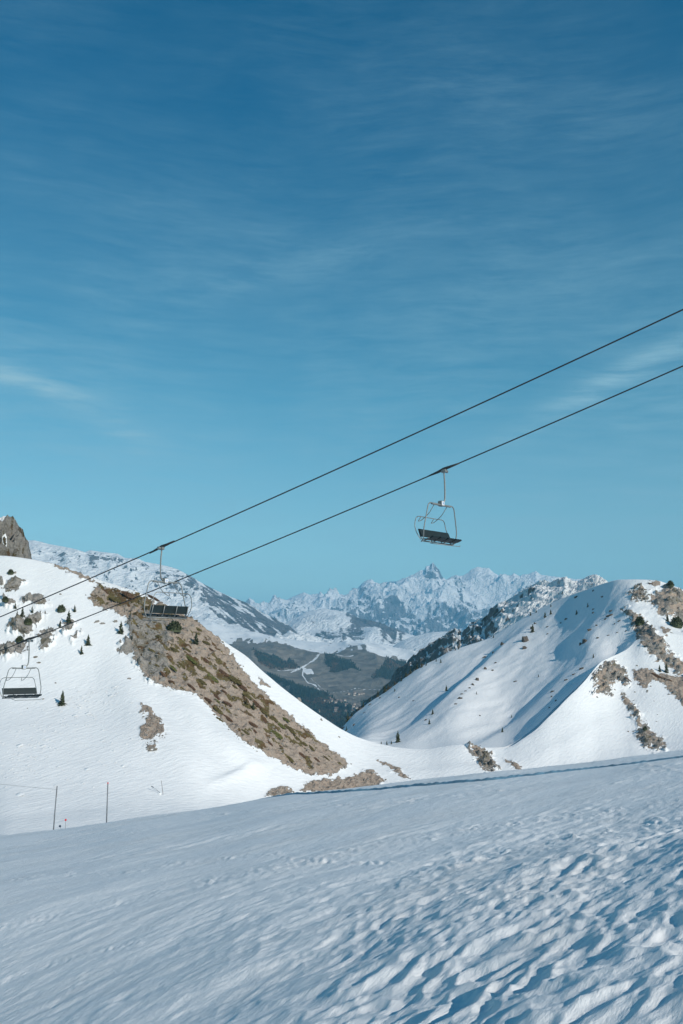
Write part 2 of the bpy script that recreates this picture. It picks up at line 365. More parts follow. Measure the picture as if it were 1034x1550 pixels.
for _ in range(2): FX = u[:, None] * (FY * CP + fg_base(FX, FY) * SP)
FZ = fg_base(FX, FY) + fg_detail(FX, FY)
# foreground grid points, base slope plus detail
Pfg = np.stack([FX, FY, FZ], -1)
fg = grid_mesh('snow_slope', Pfg, m_fg)
Tfg = Terr(Pfg, xs)
# the slope goes on behind and beside the camera
gx = np.linspace(-160, 160, 81); gy = np.concatenate([np.linspace(-120, -4, 30), np.linspace(-2, 3.4, 5)])
GX, GY = np.meshgrid(gx, gy, indexing='ij'); GZ = fg_plane(GX, GY) + 0.02 * fbm(GX / 3, GY / 3, 3) - 0.035
grid_mesh('snow_ground', np.stack([GX, GY, GZ], -1), m_fg)
for sgn in (-1, 1):
    t = np.linspace(0, 1, 40)[:, None]; yy = np.linspace(3.0, 150, 90)[None, :]
    edge = (xs[0] if sgn < 0 else xs[-1]); x0 = (edge - 517) / F * (yy * CP - (1.7 + 0.1 * yy) * SP)
    XX = x0 * 1.0 + sgn * t ** 1.5 * 130; YY = np.broadcast_to(yy, XX.shape)
    ZZ = fg_base(XX, YY) + fg_detail(XX, YY) * (1 - t) - 0.03
    grid_mesh('snow_ground', np.stack([XX, YY, ZZ], -1), m_fg)
# a narrow raised strip, painted dark blue to draw the dark line there
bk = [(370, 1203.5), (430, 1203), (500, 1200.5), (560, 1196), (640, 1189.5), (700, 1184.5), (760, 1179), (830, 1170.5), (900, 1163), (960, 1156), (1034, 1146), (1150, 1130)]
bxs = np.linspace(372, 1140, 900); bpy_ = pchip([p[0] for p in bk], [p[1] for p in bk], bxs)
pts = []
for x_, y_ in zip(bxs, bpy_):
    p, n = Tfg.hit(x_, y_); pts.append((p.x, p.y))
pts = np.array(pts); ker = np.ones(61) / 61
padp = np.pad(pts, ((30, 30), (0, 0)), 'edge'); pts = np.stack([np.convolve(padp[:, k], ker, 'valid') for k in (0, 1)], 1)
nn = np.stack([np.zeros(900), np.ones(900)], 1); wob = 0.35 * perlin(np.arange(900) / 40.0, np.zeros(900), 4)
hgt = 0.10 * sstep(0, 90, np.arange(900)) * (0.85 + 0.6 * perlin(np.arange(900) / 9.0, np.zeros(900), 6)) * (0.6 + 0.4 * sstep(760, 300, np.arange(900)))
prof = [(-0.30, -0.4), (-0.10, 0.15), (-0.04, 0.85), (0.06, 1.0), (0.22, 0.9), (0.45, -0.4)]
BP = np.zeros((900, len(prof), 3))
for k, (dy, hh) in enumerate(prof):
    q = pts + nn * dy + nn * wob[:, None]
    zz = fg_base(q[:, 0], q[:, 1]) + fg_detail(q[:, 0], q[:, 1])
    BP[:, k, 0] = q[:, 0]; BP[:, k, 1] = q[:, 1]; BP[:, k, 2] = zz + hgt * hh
m_dark_line = plain('dark_line_blue', (0.13, 0.25, 0.34), 0.35, 0, 0.35, 1.5)
grid_mesh('dark_line_ridge', BP, m_dark_line)

# ------------------------------------------------------------------ terrain: the two hills and the saddle between them
xs = np.arange(-300, 1342, 1.7)
CR = [(-300,850,262,138),(-150,845,260,138),(0,841,256,138),(50,847,256,140),(100,860,254,143),(150,878,252,146),(200,893,249,150),(250,914,246,155),(290,937,243,160),(330,965,241,168),(370,991,240,178),(400,1018,239,186),(450,1058,240,196),(500,1093,244,204),(523,1107,248,208),(560,1122,254,216),(600,1131,257,222),(640,1134,259,228),(700,1127,260,235),(720,1130,261,236),(760,1133,264,239),(774,1129,266,240),(789,1120,269,243),(809,1106,274,245),(827,1089,280,247),(844,1072,287,249),(862,1054,295,250),(880,1036,304,252),(893,1021,313,253),(900,1012,319,254),(910,1002,326,254),(935,990,340,255),(950,982,346,256),(962,970,352,256),(975,962,354,258),(1000,958,356,260),(1034,962,358,260),(1150,1000,355,258),(1340,1050,350,255)]
kx = [c[0] for c in CR]; crest = [c[1] for c in CR]; cY = [c[2] for c in CR]; bY = [c[3] for c in CR]
r0 = [(x, FG(x) + 190, 90) for x in kx]
r1 = [(x, FG(x) + 14, b) for x, b in zip(kx, bY)]
r2 = []
for x, c, y, b in zip(kx, crest, cY, bY):
    Ym = b + (y - b) * 0.50
    r2.append((x, FG(x) + 14 + (c - FG(x) - 14) * (0.44 if x < 350 else 0.47), Ym))
r3 = list(zip(kx, crest, cY))
def row(d): return [(k, v[0], v[1]) for k, v in sorted(d.items())]
g4 = {}; g5 = {}; g6 = {}
for x, c, y in r3:
    if x < 523: g4[x] = (c + 130, y + 60); g5[x] = (max(c + 160, 1180), 400); g6[x] = (max(c + 170, 1190), 430)
    elif x <= 600: g4[x] = (c + 14, y + 24)
    elif x <= 760: g4[x] = (c + 14 - 9 * (x - 600) / 160, y + 24 - 12 * (x - 600) / 160)
    elif x <= 945: g4[x] = (c + 5 - 2 * (x - 760) / 185, y + 12 - 3 * (x - 760) / 185)
    else: g4[x] = (c - 8, y + 10)
for k_ in [k for k in g5 if k >= 500]: g5.pop(k_)
g5.update({500: (1135, 385), 523: (1122, 385), 560: (1100, 370), 600: (1092, 368), 640: (1078, 368), 700: (1057, 370), 760: (1040, 376), 800: (1022, 380), 850: (992, 388), 900: (946, 396), 930: (932, 388), 945: (926, 384), 965: (922, 381), 1000: (922, 382), 1034: (930, 382), 1150: (975, 380), 1340: (1020, 375)})
for k_ in [k for k in g6 if k >= 500]: g6.pop(k_)
g6.update({500: (1115, 430), 520: (1101, 430), 528: (1088, 432), 545: (1074, 438), 560: (1062, 444), 580: (1050, 450), 600: (1035, 455), 620: (1021, 460), 640: (1007, 465), 660: (998, 470), 680: (986, 474), 700: (979, 477), 740: (966, 480), 760: (954, 482), 800: (931, 482), 850: (906, 474), 900: (888, 442), 920: (881, 430), 940: (877, 420), 965: (877, 414), 986: (878, 412), 1000: (880, 411), 1034: (893, 409), 1150: (945, 406), 1340: (1000, 400)})
r7 = [(x, g + 190, 640) for x, g, y in row(g6)]
P = loft([r0, r1, r2, r3, row(g4), row(g5), row(g6), r7], xs, [16, 90, 110, 26, 46, 60, 26], creases=(3, 6))
J1, J3, J4, J6 = 16, 216, 242, 348
kern = np.exp(-(np.arange(-14, 15) / 6.0) ** 2); kern /= kern.sum()
wj = (sstep(0, 25, np.arange(P.shape[1]) - J1) * sstep(0, 45, J3 - np.arange(P.shape[1])))[None, :]
for c_ in (1, 2):
    pad = np.pad(P[..., c_], ((14, 14), (0, 0)), 'edge'); bl = np.stack([np.convolve(pad[:, j_], kern, 'valid') for j_ in range(pad.shape[1])], 1)
    wk = wj + sstep(J3, J4 + 6, np.arange(P.shape[1]))[None, :] * 0.92
    P[..., c_] = P[..., c_] * (1 - wk) + bl * wk
P[..., 0] = (xs[:, None] - 517) / F * (P[..., 1] * CP + P[..., 2] * SP)
X, Y, Z = P[..., 0].copy(), P[..., 1].copy(), P[..., 2].copy()
px, py = proj(P); jj = np.broadcast_to(np.arange(P.shape[1])[None, :], X.shape)
front = (jj <= J3) | ((px > 938) & (jj <= J6)); face = (jj > J4 - 6) & (jj <= J6 + 4)
Z += 0.55 * fbm(X / 38, Y / 30, 3, 60) * sstep(0, 40, J3 - jj) + 0.12 * fbm(X / 9, Y / 7, 3, 61) * front
Z += face * (0.9 * fbm((X + Y) / 60, (X - 0.6 * Y) / 16, 3, 62) + 0.22 * fbm((X + Y) / 16, (X - Y) / 5, 3, 63)) * (1 - np.exp(-np.abs(J6 - jj) / 8.0)) * sstep(0, 26, jj - J4)
# folds: snow ribs that throw the long shadows across the shaded face
def fold(Z, line, h, wl, wr, sel):
    d, t = sdline(px, py, line)
    L = np.asarray(line, float); n_ = len(L) - 1
    k = np.clip((t * n_).astype(int), 0, n_ - 1); A_ = L[k]; E_ = L[k + 1] - A_
    cr = (E_[..., 0] * (py - A_[..., 1]) - E_[..., 1] * (px - A_[..., 0])) / np.hypot(E_[..., 0], E_[..., 1])
    side = cr * (1 if L[-1, 0] < L[0, 0] else -1)      # negative to the right of the line
    w = wr + (wl - wr) * sstep(-3, 3, side); e = np.exp(-(d / w) ** 2) * np.sin(np.pi * np.clip(t * 0.94 + 0.03, 0, 1)) ** 0.9
    return Z + sel * h * e
Z = fold(Z, [(810, 946), (788, 967), (764, 989), (740, 1014), (716, 1040), (690, 1066), (662, 1088), (640, 1103), (612, 1118), (585, 1132)], 5.0, 10, 34, face)
Z = fold(Z, [(905, 966), (880, 1012), (855, 1032), (835, 1056), (812, 1078), (790, 1098), (765, 1114), (735, 1130), (700, 1145)], 2.5, 9, 34, face)
Z = fold(Z, [(925, 930), (900, 950), (882, 972), (868, 984)], 1.6, 7, 20, face)
Z = fold(Z, [(240, 1050), (290, 1085), (330, 1120), (370, 1150), (410, 1172)], 1.5, 22, 14, front)
Z = fold(Z, [(160, 1000), (190, 1050), (230, 1100), (290, 1160), (330, 1190)], 1.1, 30, 30, front)
Z = fold(Z, [(310, 1192), (345, 1180), (378, 1167), (405, 1160)], 0.7, 8, 8, front)
# rock, scree and growth, traced on the hills
ROCK = [
 [(6, 885), (12, 880), (30, 878), (37, 880), (32, 890), (20, 896), (8, 900)],
 [(33, 903), (40, 900), (55, 898), (77, 908), (72, 918), (55, 920), (45, 915), (32, 919)],
 [(-20, 878), (0, 879), (8, 878), (6, 890), (-20, 892)], [(5, 905), (20, 907), (27, 908), (20, 918), (8, 917)],
 [(15, 945), (25, 935), (40, 940), (55, 930), (70, 932), (60, 945), (50, 950), (58, 958), (45, 962), (25, 962), (12, 955)],
 [(58, 960), (70, 952), (88, 952), (80, 965), (82, 975), (70, 985), (58, 978)],
 [(-30, 985), (8, 975), (22, 970), (40, 972), (42, 985), (30, 992), (22, 985), (15, 995), (7, 1003), (8, 990), (-30, 1000)],
 [(95, 950), (105, 945), (116, 945), (110, 957), (97, 960)], [(107, 967), (120, 960), (118, 968), (108, 972)],
 [(178, 985), (185, 972), (200, 965), (205, 985), (190, 992)],
 [(205, 925), (225, 925), (255, 945), (262, 965), (250, 990), (262, 1010), (240, 1035), (222, 1028), (208, 1005), (200, 980), (195, 950)],
 [(940, 925), (950, 922), (965, 930), (975, 942), (990, 955), (1005, 970), (1015, 990), (1034, 1002), (1080, 1030), (1100, 1075), (1034, 1022), (1020, 1015), (1005, 1005), (990, 995), (975, 980), (965, 965), (958, 950), (950, 935)],
 [(985, 902), (1000, 893), (1010, 884), (1034, 896), (1080, 925), (1120, 990), (1034, 952), (1020, 930), (1008, 934), (998, 928), (990, 916)],
 [(950, 898), (960, 892), (972, 890), (980, 900), (985, 912), (970, 908), (957, 908)],
 [(897, 1024), (915, 1005), (930, 1003), (945, 1015), (952, 1035), (948, 1040), (938, 1030), (925, 1035), (924, 1055), (910, 1050), (898, 1050), (905, 1035)],
 [(940, 1050), (955, 1060), (965, 1080), (975, 1095), (985, 1105), (1005, 1120), (1006, 1132), (990, 1137), (975, 1130), (962, 1115), (968, 1100), (955, 1080), (942, 1062)],
 [(708, 1128), (722, 1130), (740, 1140), (757, 1163), (735, 1167), (722, 1150)],
]
EARTH = [
 [(132, 905), (150, 885), (175, 893), (205, 897), (235, 912), (280, 930), (300, 938), (330, 965), (350, 990), (365, 1010), (380, 1030), (410, 1060), (440, 1085), (470, 1110), (505, 1140), (530, 1158), (505, 1173), (470, 1173), (430, 1157), (400, 1141), (370, 1128), (345, 1105), (320, 1075), (300, 1052), (275, 1048), (250, 1042), (225, 1030), (213, 1018), (205, 1000), (200, 975), (198, 955), (190, 935), (165, 925), (140, 915)],
 [(213, 1074), (228, 1080), (232, 1090), (243, 1095), (245, 1105), (252, 1116), (240, 1122), (225, 1126), (210, 1120), (214, 1108), (222, 1100), (224, 1090), (214, 1085)],
 [(222, 1132), (236, 1135), (234, 1139), (224, 1137)], [(403, 1206), (410, 1195), (430, 1192), (447, 1203)],
 [(452, 1198), (470, 1184), (500, 1178), (530, 1177), (560, 1167), (584, 1183), (560, 1192), (500, 1200)],
 [(574, 1152), (590, 1157), (606, 1168), (622, 1180), (600, 1172)], [(764, 1149), (775, 1152), (794, 1164), (780, 1164)],
 [(386, 1134), (520, 1150), (515, 1165), (440, 1160)],
 [(960, 1015), (985, 1012), (990, 1020), (1010, 1022), (1034, 1025), (1100, 1045), (1110, 1100), (1034, 1065), (1015, 1050), (1005, 1035), (985, 1030), (980, 1045), (970, 1040), (960, 1030)],
 [(986, 878), (998, 880), (992, 890), (987, 888)], [(1002, 948), (1014, 953), (1010, 962), (1003, 958)],
 [(70, 851), (90, 856), (110, 862), (140, 878), (150, 885), (132, 877), (100, 864)],
 [(487, 977), (520, 990), (535, 1000)], [(394, 1028), (402, 1033), (410, 1042), (396, 1036)],
]
VEG = [[(146, 886), (175, 893), (205, 898), (225, 905), (238, 925), (205, 920), (180, 918), (160, 905)], [(132, 900), (150, 905), (170, 915), (160, 918), (140, 912)],
       [(235, 912), (268, 925), (262, 940), (240, 930)]]
warpx = 3.5 * fbm(px / 16, py / 16, 3, 70); warpy = 3.5 * fbm(px / 16, py / 16, 3, 71)
def mask(polys, soft, fa=1.0):
    sd = np.full(px.shape, 1e9)
    for p in polys: sd = np.minimum(sd, sdpoly(px + warpx, py + warpy, p))
    frag = fbm(px / 9, py / 6, 4, 68, 0.65)
    return np.clip(0.5 - sd / soft + fa * frag * np.exp(-np.maximum(-sd, 0) / 9.0), 0, 1) * (sd < 6), sd
fr_, sdr = mask(ROCK, 9.0); fe_, sde = mask(EARTH, 8.0, 0.6); fv_, sdv = mask(VEG, 12.0)
fr_ = fr_ * front; fe_ = fe_ * front; fv_ = fv_ * front
fr_ *= 1 - 0.35 * (sdpoly(px, py, ROCK[10]) < 0)
fr_ = np.where(px < 190, np.clip(fr_ * 1.0 - 0.22, 0, 1), fr_)
warm = (px > 700) * sstep(-0.25, 0.2, fbm(px / 11, py / 9, 3, 69))
fe_ = np.maximum(fe_, fr_ * warm); fr_ = fr_ * (1 - 0.8 * warm)
fv_ = fv_ * (0.75 + 0.5 * fbm(px / 14, py / 14, 3, 72))
a_s = px * 0.80 + py * 0.60; c_s = -px * 0.60 + py * 0.80
grow = fbm(a_s / 26, c_s / 7.5, 4, 73, 0.55)
sp_in = sdpoly(px, py, EARTH[0]) < -2
belt = np.exp(-(sdline(px, py, [(235, 960), (300, 1020), (350, 1040), (400, 1080), (440, 1115)])[0] / 30.0) ** 2)
fv_ = np.maximum(fv_, sp_in * front * np.clip((grow + 0.30 * belt - 0.16) * 2.6, 0, 0.8))
rr = ridged((X + 0.5 * Y) / 7.0, (Z * 1.4 + 0.3 * X) / 6.0, 5, 75)
blocky = np.floor(fbm(X / 2.2, Z / 1.6, 2, 76) * 5) / 5
Z += fr_ * (1.3 * rr + 0.7 * blocky - 0.2) + fe_ * (1 - fr_) * (0.25 + 0.75 * fbm(a_s / 16, c_s / 7, 5, 77, 0.6))
Y2 = Y - fr_ * (0.9 * rr + 0.5 * blocky)
P = np.stack([X, Y2, Z], -1)
# the far side of the saddle has a soft cornice lip
hills = grid_mesh('snow_hills', P, m_near, {'rock': fr_, 'earth': fe_, 'veg': fv_})
TH = Terr(P, xs, J1, J6 + 1); THf = Terr(P, xs, J4 - 8, J6 + 1)

# ------------------------------------------------------------------ distant terrain
def far_sheet(name, rows, x0, x1, dx, subs, mat, disp, attr, creases=(), smooth=False, skyrow=None):
    xs = np.arange(x0, x1 + dx, dx)
    P = loft(rows, xs, subs, creases, smooth)
    js = sum(subs[:skyrow]); j = np.broadcast_to(np.arange(P.shape[1])[None, :], P.shape[:2])
    px, py = proj(P); X, Y, Z = P[..., 0], P[..., 1], P[..., 2]
    dz = disp(px, py, X, Y, Z, j, js); Z2 = Z + dz
    Q = np.stack([X, Y, Z2], -1)
    gx = np.gradient(Q, axis=0); gy = np.gradient(Q, axis=1); N = np.cross(gx, gy); N /= np.linalg.norm(N, axis=-1, keepdims=True) + 1e-9
    N *= np.sign(N[..., 2:3] + 1e-9)
    a = attr(px, py, X, Y, Z2, j, js, N)
    z = np.zeros(px.shape)
    o = grid_mesh(name, Q, mat, {'rock': a.get('rock', z), 'earth': a.get('earth', z), 'veg': a.get('veg', z)})
    return o, Terr(Q, xs, 0, js + 1)

# the great massif on the horizon
DY = 19000
sk = [(300, 935), (345, 925), (380, 916), (400, 914), (420, 915), (440, 905), (452, 900), (460, 897), (470, 900), (484, 898), (494, 902), (503, 903), (515, 900), (530, 900), (541, 891), (548, 884), (556, 878), (562, 877), (568, 882), (575, 884), (586, 881), (600, 880), (615, 874), (630, 868), (636, 864), (642, 863), (645, 857), (650, 857), (655, 851.5), (660, 858), (665, 863), (669, 873), (675, 878), (683, 873), (690, 871), (700, 872), (708, 867), (714, 862), (722, 858), (730, 860), (740, 860), (748, 867), (756, 873), (764, 869), (771, 872), (778, 868), (786, 872), (797, 869), (804, 868), (811, 864), (818, 870), (835, 873), (850, 874), (870, 877), (890, 876), (915, 884), (940, 890), (1000, 895), (1100, 900)]
massif_rows = [[(300, 1010, 15000), (1100, 1010, 15000)], [(300, 975, 16200), (600, 965, 16200), (1100, 970, 16200)], [(300, 950, 17600), (460, 930, 17600), (560, 925, 17400), (655, 908, 17500), (760, 908, 17500), (1100, 930, 17600)],
               [(x, y, DY + (0 if x < 600 else -600)) for x, y in sk], [(x, y + 120, DY + 3000) for x, y in sk]]
def d_massif(px, py, X, Y, Z, j, js):
    w = (1 - np.exp(-np.maximum(js - j, 0) / 16.0)) * (j <= js) + 0.02
    r = ridged((X * 0.9 + Y * 0.9) / 1400, (Y * 1.5 - X * 0.35) / 1500, 6, 80, 0.55) - 0.45
    r2 = ridged((X + Y) / 420, (Y * 1.6 - X * 0.4) / 420, 5, 84) - 0.5
    big = 230 * r + 60 * r2; top = sstep(60, 4, js - j); big = np.where(big > 0, big * (1 - top), big)
    return w * big + (0.25 + w) * 9 * fbm(X / 110, Y / 70, 3, 86) + 9 * np.exp(-((j - js) / 5.0) ** 2) * (ridged(X / 160, Y / 900, 3, 88) - 0.3)
GLACIER = [[(560, 910), (600, 890), (640, 868), (645, 880), (620, 900), (570, 925)], [(600, 925), (640, 895), (660, 900), (690, 905), (680, 925), (640, 935)], [(695, 905), (740, 880), (770, 876), (850, 876), (900, 880), (820, 900), (740, 912)], [(400, 916), (460, 915), (540, 912), (500, 925), (420, 930)]]
ROCKY = [[(640, 866), (655, 851), (668, 864), (672, 882), (664, 893), (655, 886), (647, 892), (640, 884)], [(708, 872), (718, 858), (742, 860), (728, 878), (712, 880)], [(560, 945), (600, 925), (640, 915), (600, 960)], [(806, 868), (811, 863), (817, 870)], [(668, 872), (682, 876), (676, 884)]]
def a_massif(px, py, X, Y, Z, j, js, N):
    wx = px + 3 * fbm(px / 8, py / 8, 3, 90); wy = py + 3 * fbm(px / 8, py / 8, 3, 91)
    slope = 1 - N[..., 2]
    r = -0.02 + 0.80 * (sstep(0.12, 0.48, slope) - 0.42) + 0.22 * fbm((px + py * 0.9) / 34, (py - px * 0.55) / 13, 3, 94, 0.5) + 0.30 * fbm((px + py * 0.9) / 11, (py - px * 0.5) / 4.5, 5, 92, 0.6) + 0.0035 * (py - 905)
    for g in GLACIER: r = r - 0.7 * np.clip(0.5 - sdpoly(wx, wy, g) / 10, 0, 1)
    for g in ROCKY: r = r + 0.42 * np.clip(0.5 - sdpoly(wx, wy, g) / 4, 0, 1)
    r = r - 0.20 * sstep(560, 420, px)
    return {'rock': np.clip(r, -0.2, 1.1)}
far_sheet('distant_massif', massif_rows, 300, 1090, 1.15, [30, 70, 80, 14], m_massif, d_massif, a_massif, (3,), False, 3)

# the long mountain on the left
sk1 = [(-250, 800), (-100, 808), (0, 815), (40, 818), (52, 818), (62, 820), (72, 823), (82, 825), (104, 829), (117, 832), (128, 836), (137, 833), (150, 835), (168, 837), (178, 838), (188, 844), (200, 848), (215, 850), (235, 853), (255, 857), (270, 862), (281, 868), (290, 873), (305, 882), (318, 889), (335, 897), (350, 904), (370, 911), (385, 919), (400, 929), (420, 938), (436, 946), (450, 958), (462, 967), (480, 990), (560, 1010)]
m1_rows = [[(-250, 1010, 6900), (560, 1030, 6900)], [(-250, 975, 7300), (250, 960, 7300), (380, 972, 7300), (470, 985, 7300), (560, 1010, 7300)], [(-250, 900, 8100), (100, 895, 8100), (200, 903, 8100), (300, 925, 8100), (400, 955, 8000), (460, 975, 7700), (560, 1012, 7700)],
           [(x, y, 9200) for x, y in sk1], [(x, y + 90, 11000) for x, y in sk1]]
def d_m1(px, py, X, Y, Z, j, js):
    w = (1 - np.exp(-np.maximum(js - j, 0) / 14.0)) * (j <= js) + 0.03
    w = w * (1 - 0.75 * sstep(290, 360, px) * (py < 975))
    r = ridged((X * 0.75 + Y * 0.75) / 900, (Y - X * 0.6) / 1700, 5, 100) - 0.45
    return w * (70 * r + 20 * (ridged(X / 190, Y / 160, 4, 103) - 0.4)) + 5 * fbm(X / 60, Y / 50, 3, 104) * (0.3 + w)
def a_m1(px, py, X, Y, Z, j, js, N):
    wx = px + 4 * fbm(px / 10, py / 10, 3, 110); wy = py + 4 * fbm(px / 10, py / 10, 3, 111)
    slope = 1 - N[..., 2]
    r = 0.16 + 0.30 * (sstep(0.06, 0.35, slope) - 0.4) + 0.46 * fbm((px + py * .4) / 13, (py - px * 0.22) / 5, 5, 112, 0.6)
    steep = np.clip(0.5 - sdpoly(wx, wy, [(285, 868), (340, 897), (400, 926), (470, 968), (400, 965), (345, 948), (318, 925), (292, 893)]) / 14, 0, 1)
    st = perlin((px * 0.8 + py * 1.0) / 40, (py * 0.85 - px * 0.62) / 4.2, 113)
    r = r * (1 - steep) + steep * (0.62 + 1.15 * st + 0.25 * sstep(380, 450, px))
    for g, a in (([(205, 848), (285, 866), (300, 905), (262, 905), (235, 885)], 0.20), ([(128, 842), (180, 842), (185, 862), (135, 860)], 0.32), ([(60, 840), (90, 842), (110, 850), (70, 852)], 0.2)):
        r = r + a * np.clip(0.5 - sdpoly(wx, wy, g) / 10, 0, 1)
    low = sstep(0, 16, py - (905 + 0.17 * (px - 100)))
    r = r - 0.34 * low * (1 - steep)
    return {'rock': np.clip(r, -0.2, 1.1)}
far_sheet('snowy_mountain', m1_rows, -250, 560, 1.15, [20, 50, 90, 12], m_far, d_m1, a_m1, (3,), False, 3)

# hills between the mountain and the massif
h1 = [(330, 990), (400, 960), (430, 945), (446, 936), (460, 928), (475, 923), (492, 921), (508, 923), (522, 926), (540, 934), (556, 939), (575, 944), (590, 950), (612, 958), (625, 962), (660, 985), (720, 1000)]
h1_rows = [[(330, 1005, 8600), (720, 1015, 8600)], [(330, 1000, 9300), (430, 972, 9300), (500, 960, 9300), (560, 962, 9300), (620, 980, 9300), (720, 1010, 9300)], [(x, y, 10600) for x, y in h1], [(x, y + 60, 12000) for x, y in h1]]
def d_h1(px, py, X, Y, Z, j, js):
    w = (1 - np.exp(-np.maximum(js - j, 0) / 12.0)) * (j <= js) + 0.03
    return w * 55 * (ridged((X + 0.4 * Y) / 800, Y / 700, 5, 120) - 0.4) + 6 * fbm(X / 80, Y / 90, 3, 121)
def a_h1(px, py, X, Y, Z, j, js, N):
    wx = px + 5 * fbm(px / 12, py / 12, 3, 125); wy = py + 4 * fbm(px / 12, py / 12, 3, 126)
    r = 0.22 + 0.34 * fbm(px / 10, py / 8, 4, 127)
    for g, a in (([(525, 928), (560, 940), (622, 962), (595, 964), (570, 955), (535, 948)], 0.62), ([(455, 975), (480, 955), (540, 948), (555, 962), (540, 976)], 0.36), ([(575, 955), (600, 960), (620, 970), (580, 978)], 0.3)):
        r = r + a * np.clip(0.5 - sdpoly(wx, wy, g) / 10, 0, 1)
    return {'rock': np.clip(r, -0.2, 1.1)}
far_sheet('snowy_foothill', h1_rows, 330, 720, 1.3, [20, 46, 10], m_far, d_h1, a_h1, (2,), False, 2)
h2 = [(540, 1010), (585, 985), (600, 975), (615, 967), (635, 961), (655, 957), (675, 956), (700, 960), (760, 975)]
h2_rows = [[(540, 1030, 7300), (760, 1020, 7300)], [(x, (y + 1005) / 2 + 8, 7600) for x, y in h2], [(x, y, 8300) for x, y in h2], [(x, y + 60, 9000) for x, y in h2]]
far_sheet('rounded_snow_hill', h2_rows, 540, 760, 1.6, [12, 26, 8], m_far, lambda px, py, X, Y, Z, j, js: 8 * fbm(X / 240, Y / 260, 4, 130) * (j < js - 3),
          lambda px, py, X, Y, Z, j, js, N: {'rock': 0.14 + 0.35 * fbm(px / 9, py / 5, 4, 131)}, (), True, 2)

# the valley side with its plateau, woods, tracks and village
va = [(100, 960), (250, 948), (300, 940), (330, 948), (360, 957), (400, 963), (440, 968), (480, 972), (520, 975), (560, 978), (600, 984), (650, 996), (720, 1010), (800, 1020)]
v_rows = [[(100, 1230, 3300), (800, 1230, 3300)], [(100, 1120, 4000), (800, 1120, 4000)], [(100, 1050, 4900), (450, 1052, 4900), (800, 1055, 4900)], [(100, 1000, 5700), (300, 990, 5700), (450, 1002, 5700), (600, 1012, 5700), (800, 1035, 5700)],
          [(x, y, 6900) for x, y in va], [(x, y + 70, 7800) for x, y in va]]
def d_v(px, py, X, Y, Z, j, js):
    w = (1 - np.exp(-np.maximum(js - j, 0) / 8.0)) * (j <= js)
    return w * (38 * (ridged((X + 0.3 * Y) / 620, Y / 1500, 4, 140) - 0.4) + 6 * fbm(X / 90, Y / 110, 4, 141))
FOREST = [[(300, 1000), (360, 1015), (400, 1030), (470, 1050), (478, 1085), (455, 1060), (420, 1045), (370, 1030), (320, 1010)], [(440, 1052), (470, 1040), (490, 1052), (500, 1062), (530, 1075), (545, 1095), (540, 1130), (470, 1130), (430, 1100)], [(340, 1020), (380, 1040), (420, 1060), (470, 1100), (500, 1140), (420, 1140), (320, 1060)],
          [(590, 1000), (640, 1000), (650, 1030), (600, 1035), (560, 1030)], [(490, 1000), (530, 1008), (545, 1018), (500, 1015)], [(545, 1065), (580, 1060), (590, 1075), (560, 1078)], [(380, 995), (440, 1000), (455, 1008), (400, 1012)]]
TRACKS = [([(440, 1015), (470, 1003), (500, 999), (535, 997)], 1.2), ([(460, 1008), (458, 1018), (466, 1030), (478, 1035), (484, 1043)], 1.6), ([(420, 1014), (445, 1011), (470, 1003)], 0.9), ([(470, 1022), (482, 1034), (500, 1050), (540, 1062)], 0.8), ([(505, 1046), (540, 1040), (575, 1045)], 0.6)]
def a_v(px, py, X, Y, Z, j, js, N):
    wx = px + 6 * fbm(px / 14, py / 10, 4, 150); wy = py + 4 * fbm(px / 14, py / 8, 4, 151)
    edge = np.interp(px, [100, 300, 345, 360, 380, 440, 470, 500, 530, 560, 600, 640, 700], [980, 975, 980, 966, 973, 985, 992, 990, 986, 990, 996, 1003, 1010])
    snow = sstep(5, -5, (wy - edge) + 7 * fbm(px / 6, py / 5, 3, 152))
    snow = np.maximum(snow, np.clip(0.5 - sdpoly(wx, wy, [(552, 980), (585, 985), (605, 995), (580, 1002), (556, 998)]) / 6, 0, 1))
    snow = np.maximum(snow, 0.95 * np.clip(0.5 - sdpoly(px, py, [(458, 1007), (472, 1010), (476, 1017), (466, 1018), (458, 1014)]) / 2, 0, 1))
    snow = snow * (0.62 + 0.9 * np.clip(fbm(px / 10, py / 4, 3, 156) + 0.42, 0, 1))
    tr = np.zeros(px.shape)
    for l, w in TRACKS: tr = np.maximum(tr, np.exp(-(sdline(px, py, l)[0] / w) ** 2))
    f = np.zeros(px.shape)
    for g in FOREST: f = np.maximum(f, np.clip(0.5 - sdpoly(wx, wy, g) / 8, 0, 1))
    f = f + 0.22 * fbm(px / 4, py / 2.5, 3, 153)
    d_v.forest = (px, py, np.clip(f, 0, 1) * (snow < 0.4))
    return {'earth': np.clip(1.05 - np.maximum(snow, tr * 0.75), 0, 1.2), 'veg': np.clip(f, 0, 1) * (snow < 0.5) * (tr < 0.4)}
valley, TV = far_sheet('valley_side', v_rows, 100, 800, 1.15, [10, 50, 50, 46, 6], m_valley, d_v, a_v, (), True, 4)

